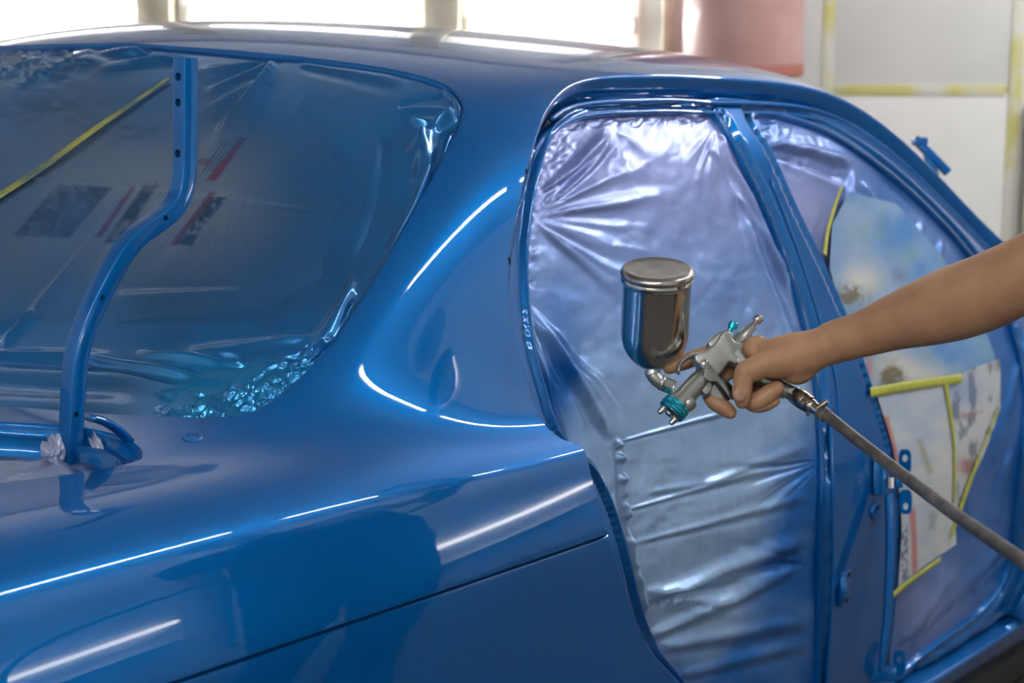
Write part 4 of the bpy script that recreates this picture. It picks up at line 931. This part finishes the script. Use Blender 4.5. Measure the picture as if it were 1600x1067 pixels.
along('coupler_body', [(.026, .0092), (.029, .0098), (.033, .0092), (.034, .0082), (HL-.004, .0082), (HL, .0080)], M_NICKEL)
cl = q1+hx*.006
bm = bmesh.new(); lathe_bm(bm, cl, hx, [(-.006, .0088), (-.005, .0094), (.005, .0094), (.006, .0088)], 24); hose_part('hose_clamp', bm, M_RUBBER)
bm = bmesh.new(); lathe_bm(bm, cl+UP*.010-RT*.003, RT*.72+UP*.55-FW*.3, [(-.006, .0036), (.008, .0036), (.010, .0030)], 14); hose_part('clamp_screw', bm, M_BRASS)
bm = bmesh.new(); lathe_bm(bm, q0+hx*.024-UP*.012, -UP+RT*.3, [(-.004, .0030), (.004, .0024)], 10); hose_part('coupler_latch', bm, M_BRASS)
# ------------------------------------------------------------------ the painter: one continuous body, clothes as its children
def skin_material():
    m = material('tanned_skin', (.36, .19, .11), .48, spec=.4)
    add_noise_color(m, (.42, .225, .125), (.52, .295, .17), 26, 5, .3, .7)
    b = bsdf(m); b.inputs['Subsurface Weight'].default_value = .12; b.inputs['Subsurface Radius'].default_value = (.010, .004, .002); b.inputs['Subsurface Scale'].default_value = .6
    t = node(m, 'ShaderNodeTexCoord'); n = node(m, 'ShaderNodeTexNoise', Scale=210., Detail=4.); v = node(m, 'ShaderNodeTexVoronoi', Scale=520.)
    ad = node(m, 'ShaderNodeMath', operation='ADD'); bp = node(m, 'ShaderNodeBump', Strength=.12, Distance=.0006)
    for q in (n, v): link(m, t.outputs['Object'], q.inputs['Vector'])
    link(m, n.outputs['Fac'], ad.inputs[0]); link(m, v.outputs['Distance'], ad.inputs[1]); link(m, ad.outputs[0], bp.inputs['Height']); link(m, bp.outputs[0], b.inputs['Normal'])
    return m
M_SKIN = skin_material()
def limb(bm, P, R, n=20, dens=6, sx=1., up=None):
    P = np.asarray(P, float); R = np.asarray(R, float)
    Q = spline(np.column_stack([P, R]), dens); tube_bm(bm, Q[:, :3], Q[:, 3], n, True, sx, up)
    for c, r in ((P[0], R[0]), (P[-1], R[-1])):
        ball(bm, c, (r*.98,)*3)
def ball(bm, c, r, axes=None, seg=20):
    ax = np.eye(3) if axes is None else np.asarray(axes)
    x = bmesh.ops.create_uvsphere(bm, u_segments=seg, v_segments=seg//2, radius=1)
    for v in x['verts']: q = np.array(v.co); v.co = np.asarray(c)+ax[0]*q[0]*r[0]+ax[1]*q[1]*r[1]+ax[2]*q[2]*r[2]
def fuse(bm, voxel, smooth=6):
    """grow one continuous surface out of the overlapping pieces; returns vertices and faces"""
    bmesh.ops.recalc_face_normals(bm, faces=bm.faces)
    me = bpy.data.meshes.new('tmp_fuse'); bm.to_mesh(me); bm.free(); o = bpy.data.objects.new('tmp_fuse', me); COL.objects.link(o)
    m = o.modifiers.new('r', 'REMESH'); m.mode = 'VOXEL'; m.voxel_size = voxel
    s = o.modifiers.new('s', 'SMOOTH'); s.factor = .5; s.iterations = smooth
    dg = bpy.context.evaluated_depsgraph_get(); dg.update(); new = bpy.data.meshes.new_from_object(o.evaluated_get(dg))
    V = np.zeros(len(new.vertices)*3); new.vertices.foreach_get('co', V); F = [tuple(p.vertices) for p in new.polygons]
    bpy.data.objects.remove(o); bpy.data.meshes.remove(me); bpy.data.meshes.remove(new); return V.reshape(-1, 3), F
def q4(x, y, d=0.): return at(1080+x/5.927, 500+y/5.927, D0-d)
FH = np.array([math.cos(YAW), math.sin(YAW), 0.])      # straight ahead of the camera: the painter's right-hand side
FACE = -RT                                             # the way the painter faces
SR = at(2010, 225, 2.33); SL = SR-FH*.37; NB = (SR+SL)/2+np.array([0, 0, .045])
gx, gy = NB[0], NB[1]
def bodyp(fwd, right, z): return np.array([gx, gy, 0])+FACE*fwd+FH*right+np.array([0, 0, z])
# right arm and hand
bm = bmesh.new()
arm = [(1300, 534, 2.352), (1350, 521, 2.335), (1400, 503, 2.315), (1450, 487, 2.29), (1500, 471, 2.265), (1550, 452, 2.24), (1600, 427, 2.215), (1652, 398, 2.20), (1720, 364, 2.21), (1850, 300, 2.26)]
limb(bm, [at(*a) for a in arm]+[SR], [.0265, .0295, .0355, .0425, .0465, .0465, .0445, .043, .044, .048, .054], 28)
limb(bm, [at(1330, 527, 2.35), q4(1180, 262, -.002), q4(1000, 325, -.004), q4(850, 345, -.004), q4(720, 325, -.008), q4(625, 268, -.014)], [.0285, .0258, .0305, .0290, .0250, .0172], 26)
limb(bm, [q4(1060, 420, -.006), q4(985, 470, -.004), q4(900, 450, 0)], [.018, .0182, .016], 20)
limb(bm, [q4(900, 380, .004), q4(790, 395, .012), q4(640, 425, .0185), q4(505, 488, .0215)], [.021, .0205, .0165, .0148], 22)
limb(bm, [q4(620, 200, -.010), q4(545, 245, -.004), q4(555, 290, 0)], [.0092, .0100, .009], 16)
V_, F_ = fuse(bm, .0017, 7); parts = [(V_, F_)]
def finger(P, R, voxel=.0014, bulge=()):
    bm = bmesh.new(); limb(bm, [q4(*p) for p in P], R, 20, 8)
    for c, r in bulge: ball(bm, q4(*c), r)
    V, F = fuse(bm, voxel, 5); parts.append((V, F))
finger([(560, 455, .020), (505, 490, .0215), (476, 590, .0225), (468, 680, .0215), (474, 752, .0185)], [.0150, .0146, .0124, .0122, .0100], bulge=[((500, 478, .024), (.0128,)*3)])
finger([(700, 480, -.020), (560, 560, -.022), (505, 660, -.010), (540, 745, .002), (630, 740, .0105), (730, 675, .0125), (797, 630, .0105)], [.0125, .0122, .0120, .0116, .0118, .0116, .0096])
finger([(720, 600, -.020), (590, 690, -.020), (548, 752, -.006), (590, 785, .003), (680, 778, .0075), (765, 742, .0070)], [.0112, .0108, .0104, .0100, .0098, .0084])
finger([(680, 400, -.030), (420, 430, -.036), (262, 530, -.028), (178, 635, -.016), (212, 742, -.005), (296, 806, -.001), (362, 856, .001)], [.0128, .0122, .0118, .0116, .0116, .0110, .0088])
finger([(640, 320, -.034), (350, 290, -.042), (142, 318, -.042), (-60, 388, -.036), (-205, 442, -.030)], [.0125, .0118, .0112, .0102, .0088])
# head, neck, trunk, left arm and hand, legs
bm = bmesh.new(); upx = np.cross(np.array([0, 0, 1.]), FH)
limb(bm, [bodyp(-.01, 0, .86), bodyp(.0, 0, .98), bodyp(.01, 0, 1.12), bodyp(.0, 0, 1.27), bodyp(-.005, 0, 1.36), bodyp(-.01, 0, 1.42)], [.112, .115, .105, .118, .11, .07], 26, 6, 1.5, upx)
limb(bm, [bodyp(-.01, 0, 1.38), bodyp(.005, 0, 1.47), bodyp(.02, 0, 1.53)], [.062, .055, .056])
HC = bodyp(.03, 0, 1.615)
ball(bm, HC+np.array([0, 0, .02])-FACE*.008, (.098, .078, .105), (FACE, FH, EZ), 28); ball(bm, HC+FACE*.018-EZ*.045, (.070, .060, .075), (FACE, FH, EZ)); ball(bm, HC+FACE*.052-EZ*.085, (.030, .034, .026), (FACE, FH, EZ))
limb(bm, [HC+FACE*.085+EZ*.012, HC+FACE*.103-EZ*.018, HC+FACE*.110-EZ*.032], [.010, .012, .014], 12); limb(bm, [HC+FACE*.086-EZ*.058-FH*.02, HC+FACE*.094-EZ*.056, HC+FACE*.086-EZ*.058+FH*.02], [.006, .009, .006], 10)
limb(bm, [HC+FACE*.085-EZ*.068-FH*.016, HC+FACE*.092-EZ*.069, HC+FACE*.085-EZ*.068+FH*.016], [.006, .009, .006], 10)
for s_ in (-1, 1):
    ball(bm, HC+FH*s_*.078-FACE*.008-EZ*.005, (.020, .010, .034), (FACE, FH, EZ), 16)
    limb(bm, [HC+FACE*.080+FH*s_*.05+EZ*.030, HC+FACE*.090+FH*s_*.022+EZ*.032], [.009, .010], 10)
    hip = bodyp(0, s_*.095, .90); kn = bodyp(.03, s_*.105, .48); an = bodyp(-.02, s_*.11, .09)
    limb(bm, [hip, bodyp(.025, s_*.10, .70), kn, bodyp(-.01, s_*.11, .34), an], [.088, .078, .058, .056, .040], 20)
    limb(bm, [bodyp(-.045, s_*.11, .045), bodyp(.06, s_*.115, .04), bodyp(.16, s_*.12, .03)], [.036, .036, .026], 16)
limb(bm, [NB+FH*.05-EZ*.03, SR-EZ*.005], [.07, .058]); limb(bm, [NB-FH*.05-EZ*.03, SL-EZ*.005], [.07, .058])
EL = SL-FH*.05+FACE*.02-EZ*.29; WL = EL+FACE*.09-EZ*.24
limb(bm, [SL, (SL+EL)/2, EL, EL*.6+WL*.4, WL], [.055, .047, .042, .043, .027], 20)
limb(bm, [WL, WL+FACE*.012-EZ*.05, WL+FACE*.02-EZ*.085], [.026, .030, .026], 16, 6)
V_, F_ = fuse(bm, .0065, 4); parts.append((V_, F_))
KN_ = WL+FACE*.02-EZ*.085
for k, L in enumerate((.068, .078, .074, .060)):
    bm = bmesh.new(); b0 = KN_+FACE*(.024-.016*k)-EZ*.002; limb(bm, [b0+EZ*.02, b0-EZ*L*.45+FH*.004, b0-EZ*L*.8+FH*.016, b0-EZ*L+FH*.026], [.0095, .0090, .0082, .007], 14); parts.append(fuse(bm, .003, 3))
bm = bmesh.new(); limb(bm, [WL+FACE*.02-EZ*.02, WL+FACE*.048-EZ*.055, WL+FACE*.056-EZ*.09+FH*.008, WL+FACE*.052-EZ*.115+FH*.012], [.014, .0125, .0105, .008], 14); parts.append(fuse(bm, .003, 3))
VV, FF, k = [], [], 0
for V, F in parts: VV.append(V); FF += [tuple(i+k for i in f) for f in F]; k += len(V)
PER = empty('person', bodyp(0, 0, 0)); tag(PER, 'painter beside the car, bare tanned forearm reaching in, hand gripping the spray gun', 'person')
def wear(name, V, F, mat):
    o = mesh_obj(name, V, F, mat); child(o, PER); return o
wear('body', np.vstack(VV), FF, M_SKIN)
M_NAIL = material('thumb_nail', (.42, .25, .17), .32)
bm = bmesh.new(); nc = q4(452, 688, .0332); nx = (RT*.98+UP*.10+FW*.16); nx /= np.linalg.norm(nx); ny = np.cross(-FW*.97+RT*-.2, nx); ny /= np.linalg.norm(ny)
ball(bm, nc, (.0082, .0090, .0020), (nx, ny, np.cross(nx, ny)), 20); child(from_bm('thumb_nail', bm, M_NAIL), PER)
M_SHIRT = material('dark_work_shirt', (.035, .045, .075), .85); add_bump(M_SHIRT, 400, .2, .001)
M_TROUSER = material('dark_work_trousers', (.030, .034, .045), .85); add_bump(M_TROUSER, 400, .2, .001)
M_SHOE = material('black_work_shoe', (.02, .02, .02), .5); M_HAIR = material('black_hair', (.012, .010, .009), .55); M_CAP = material('pale_grey_cap', (.45, .46, .48), .8); M_EYE = material('eye', (.75, .73, .70), .2); M_IRIS = material('dark_iris', (.03, .018, .012), .15)
def cloth(V, amp, sd): return V+np.stack([fbm(V[:, 1]*26, V[:, 2]*11, sd), fbm(V[:, 0]*26, V[:, 2]*11, sd+1), 0*V[:, 0]], 1)*amp
bm = bmesh.new()
limb(bm, [bodyp(-.005, 0, .88), bodyp(.0, 0, .98), bodyp(.01, 0, 1.12), bodyp(.0, 0, 1.27), bodyp(-.005, 0, 1.36), bodyp(-.01, 0, 1.415)], [.130, .128, .122, .130, .118, .082], 26, 6, 1.48, upx)
for S_, E_ in ((SR, at(1850, 300, 2.26)), (SL, (SL+EL)/2)):
    limb(bm, [NB+(S_-NB)*.35-EZ*.03, S_, E_], [.085, .072, .068], 20)
V_, F_ = fuse(bm, .007, 4); wear('work_shirt', cloth(V_, .012, 150), F_, M_SHIRT)
bm = bmesh.new(); limb(bm, [bodyp(-.005, 0, .84), bodyp(-.002, 0, .93), bodyp(0, 0, .98)], [.124, .126, .124], 24, 6, 1.46, upx)
for s_ in (-1, 1): limb(bm, [bodyp(0, s_*.095, .88), bodyp(.025, s_*.10, .70), bodyp(.03, s_*.105, .48), bodyp(-.008, s_*.11, .30), bodyp(-.015, s_*.11, .09)], [.102, .094, .078, .074, .066], 20)
V_, F_ = fuse(bm, .007, 4); wear('work_trousers', cloth(V_, .014, 160), F_, M_TROUSER)
for s_ in (-1, 1):
    bm = bmesh.new(); limb(bm, [bodyp(-.055, s_*.11, .052), bodyp(.05, s_*.115, .05), bodyp(.15, s_*.12, .038)], [.050, .049, .037], 18); limb(bm, [bodyp(-.02, s_*.11, .06), bodyp(-.02, s_*.11, .12)], [.05, .05], 18)
    V_, F_ = fuse(bm, .006, 3); V_[:, 2] = np.maximum(V_[:, 2], .001); wear('shoe', V_, F_, M_SHOE)
    bm = bmesh.new(); ball(bm, HC+FACE*.0745+FH*s_*.031+EZ*.012, (.0115,)*3, None, 16); e_ = child(from_bm('eye', bm, M_EYE), PER)
    bm = bmesh.new(); ball(bm, HC+FACE*.0835+FH*s_*.031+EZ*.011, (.0035, .0055, .0055), (FACE, FH, EZ), 14); i_ = from_bm('iris', bm, M_IRIS); i_.parent = e_; i_.matrix_parent_inverse = e_.matrix_parent_inverse.copy(); i_.matrix_parent_inverse = Matrix.Translation(-Vector(PER.location)) if False else Matrix.Identity(4); bpy.context.view_layer.update(); i_.matrix_parent_inverse = e_.matrix_world.inverted()
bm = bmesh.new(); ball(bm, HC+EZ*.042-FACE*.018, (.100, .086, .098), (FACE, FH, EZ), 28); ball(bm, HC-FACE*.05-EZ*.02, (.055, .076, .075), (FACE, FH, EZ))
V_, F_ = fuse(bm, .005, 3); V_ = V_+(V_-HC)*(.05*fbm(V_[:, 0]*60, V_[:, 2]*60+V_[:, 1]*40, 170))[:, None]; wear('hair', V_, F_, M_HAIR)
bm = bmesh.new(); ball(bm, HC+EZ*.062-FACE*.012, (.110, .094, .090), (FACE, FH, EZ), 28); limb(bm, [HC+FACE*.07+EZ*.058, HC+FACE*.12+EZ*.052, HC+FACE*.165+EZ*.042], [.012, .010, .008], 20, 6, 6.0, EZ)
V_, F_ = fuse(bm, .005, 3); wear('added_cap', V_, F_, M_CAP)  # unseen pale cap, added to lighten the head's reflection in the paint
# ------------------------------------------------------------------ the back wall: lit panels, posts, taped joints, hanging drum
def wallp(px, py, off=0.):
    d = ray(px, py); t = ((RO+E1*(FAR-off)-CAM)@E1)/(d@E1); return CAM+d*t
def wall_box(name, x0, y0, x1, y1, th, mat, parent=None, bev=.004, off=0.):
    ym = min(max((y0+y1)/2, 40), 200); l, r = wallp(x0, ym, off), wallp(x1, ym, off); zt, zb = wallp(x0, y0, off)[2], wallp(x0, y1, off)[2]
    c = (l+r)/2-E1*(th/2); c[2] = (zt+zb)/2; bm = bmesh.new()
    box_bm(bm, c, (abs((r-l)@E2), th, abs(zt-zb)), (E2, E1, EZ), bev); return from_bm(name, bm, mat, parent, angle=40)
M_PANEL = material('white_wall_panel', (.80, .79, .77), .32)
M_PANEL_N = add_noise_color(M_PANEL, (.76, .755, .74), (.84, .83, .81), 2.2, 3)
M_POST = material('cream_post', (.66, .60, .46), .5); add_noise_color(M_POST, (.50, .46, .33), (.74, .70, .60), 5, 3)
M_FRAMEW = material('white_fixture', (.86, .85, .82), .4)
M_JOINT = tape_material('faded_yellow_tape', (.62, .60, .30)); 
_n = [x for x in M_JOINT.node_tree.nodes if x.type == 'VALTORGB'][0]; _n.color_ramp.elements[0].color = (.70, .69, .62, 1); _n.color_ramp.elements[1].color = (.60, .58, .22, 1); _n.color_ramp.elements[0].position = .42; _n.color_ramp.elements[1].position = .56
[x for x in M_JOINT.node_tree.nodes if x.type == 'TEX_NOISE' and x.inputs['Scale'].default_value == 60][0].inputs['Scale'].default_value = 5
WB = bpy.data.objects['wall_back']
for x0, x1 in ((1048, 1287), (1293, 1580)):
    for y0, y1 in ((-620, 137), (143, 1010)):
        p = wall_box('panel', x0, y0, x1, y1, .018, M_PANEL, None, .006); child(p, WB)
p = wall_box('panel', 1587, -620, 1800, 1010, .018, M_PANEL, None, .006); child(p, WB)
for x0, y0, x1, y1, lab in ((1281, -300, 1299, 900, 'upright faded yellow tape over the wall joint right of the pink drum'), (1300, 132, 1572, 149, 'level faded yellow tape over the joint between upper and lower wall panels'), (1573, -300, 1594, 900, 'upright faded yellow tape over the wall joint at the right edge')):
    tag(wall_box('tape_strip', x0, y0, x1, y1, .004, M_JOINT, None, .001, .0185), lab, 'tape')
M_DOORP = material('brown_grey_post', (.30, .27, .23), .5)
tag(wall_box('trim_1', 1597, 165, 1650, 1010, .06, M_DOORP, None, .006), kind='structure')
for i, (x0, x1) in enumerate(((226, 281), (664, 722), (1030, 1047), (-190, -140))):
    tag(wall_box('trim_%d' % (i+2), x0, -620, x1, 1010, .09, M_POST, None, .01), kind='structure')
M_GLOW = material('tube_light_panel', (.9, .9, .88), .5)
def wall_light(x0, x1, yt, yb, lab):
    """a white tray on the wall with one long tube in it"""
    r = wall_box('wall_light', x0, yt-80, x1, yb+55, .03, M_FRAMEW, None, .006); tag(r, lab, 'light', 'tube lights on the back wall')
    for y in (yt-74, yb+49): child(wall_box('tray_edge', x0, y-6, x1, y+6, .08, M_FRAMEW, None, .004), r)
    for yy in ((yt+yb)/2,):
        a, b = wallp(x0+16, yy, .07), wallp(x1-16, yy, .07); bm = bmesh.new(); L = np.linalg.norm(b-a)
        lathe_bm(bm, a, (b-a)/L, [(0, .010), (.003, .024), (L-.003, .024), (L, .010)], 14); child(from_bm('tube', bm, M_TUBE), r)
        for q in (a, b):
            bm = bmesh.new(); box_bm(bm, q+E1*.03, (.03, .06, .045), (E2, E1, EZ), .004); child(from_bm('tube_holder', bm, M_FRAMEW, angle=40), r)
wall_light(-135, 222, -8, 38, 'leftmost bright tube light on the wall behind the roof')
wall_light(284, 661, 8, 42, 'bright tube light on the wall between the two cream posts')
wall_light(724, 998, 22, 58, 'bright tube light on the wall left of the pink drum')
for x0, x1, k in ((-135, 222, 'left'), (284, 661, 'middle'), (724, 998, 'right')):
    wall_light(x0, x1, -300, -266, k+' tube light of the added, unseen upper row on the back wall')  # upper row added out of view to brighten the roof's reflection
# pink drum hung on the wall
M_PINK = material('pale_pink_drum', (.62, .36, .33), .35, coat=.3); add_noise_color(M_PINK, (.55, .29, .26), (.70, .47, .44), 3, 3)
M_RED = material('rusty_red_rim', (.40, .13, .10), .5)
dc = wallp(1160, 112, .36); sc_ = np.linalg.norm(wallp(1254, 50, .36)-wallp(1066, 50, .36))/2
DR = empty('drum', dc); tag(DR, 'pale pink round drum mounted on the back wall above the roof line', 'drum')
bm = bmesh.new(); lathe_bm(bm, dc, EZ, [(0, sc_*.96), (.02, sc_), (.05, sc_), (.9, sc_), (.94, sc_*.97), (.97, sc_*.6), (.98, .02)], 48); from_bm('drum_shell', bm, M_PINK, DR, angle=40)
bm = bmesh.new(); lathe_bm(bm, dc-EZ*.012, EZ, [(0, sc_*.98), (.004, sc_*1.012), (.035, sc_*1.012), (.04, sc_)], 48); from_bm('drum_rim', bm, M_RED, DR, angle=40)
for z in (.2, .75):
    bm = bmesh.new(); box_bm(bm, dc+EZ*z+E1*(sc_+.05), (.10, .20, .05), (E2, E1, EZ), .005); from_bm('wall_bracket', bm, M_DOORP, DR, angle=40)

# ------------------------------------------------------------------ the booth's other lights, and unseen tubes added as fill
def ceiling_light(c, d, L, lab, grp, glow=None):
    c, d = np.asarray(c, float), np.asarray(d, float); s_ = np.cross(EZ, d)
    root = empty('ceiling_light', c); tag(root, lab, 'light', grp)
    bm = bmesh.new(); box_bm(bm, c+EZ*.05, (L, .11, .05), (d, s_, EZ), .006); from_bm('housing', bm, M_FRAMEW, root, angle=40)
    bm = bmesh.new(); lathe_bm(bm, c-d*(L/2-.03), d, [(0, .012), (.004, .019), (L-.064, .019), (L-.06, .012)], 14); from_bm('tube', bm, glow or M_TUBE, root)
CX = np.array([1., 0, 0])
ORD = ('rearmost', 'second from the rear', 'third from the rear', 'foremost')
for k, (x, L) in enumerate(((-2.5, 1.2), (.28, 1.2), (1.68, 1.15), (3.0, 1.1))):
    ceiling_light((x, -2.35, 2.90), CX, L, ORD[k]+' tube light of the ceiling row right of the car', 'tube lights in the right ceiling row')
for k, (f, r) in enumerate(((4.9, 1.95), (4.9, 3.25))):  # wall washers added out of view to brighten the white panels
    ceiling_light(room(f, r, 2.95), E2, 1.3, ('left', 'right')[k]+' added ceiling tube light washing the white wall panels, out of view', 'added tubes washing the white panels', M_TUBE_BRIGHT)
for k, (f, r) in enumerate(((-.5, -2.0), (-.5, -.4), (-1.7, -2.0), (-1.7, -.4))):  # fill tubes added behind the camera to light arm, film and cup
    ceiling_light(room(f, r, 2.95), E2, 1.4, ('near left', 'near right', 'far left', 'far right')[k]+' added ceiling fill tube, unseen behind the camera', 'added fill tubes behind the camera')
def side_light(x, L, z, lab):
    c = np.array([x, WALL_Y+.02, z]); root = empty('wall_light', c); tag(root, lab, 'light', 'tube lights low on the right wall'); Yn = np.array([0, 1., 0])
    bm = bmesh.new(); box_bm(bm, c, (L+.1, .03, .34), (CX, Yn, EZ), .005); from_bm('tray', bm, M_FRAMEW, root, angle=40)
    for s_ in (-1, 1):
        bm = bmesh.new(); box_bm(bm, c+EZ*.17*s_+Yn*.03, (L+.1, .07, .012), (CX, Yn, EZ), .003); from_bm('tray_edge', bm, M_FRAMEW, root, angle=40)
    bm = bmesh.new(); lathe_bm(bm, c-CX*(L/2)+Yn*.05, CX, [(0, .012), (.004, .019), (L-.004, .019), (L, .012)], 14); from_bm('tube', bm, M_TUBE_DIM, root)
side_light(-.05, 1.05, .84, 'rear tube light low on the right wall, behind the painter')
side_light(2.05, .95, .68, 'front tube light low on the right wall, ahead of the painter')
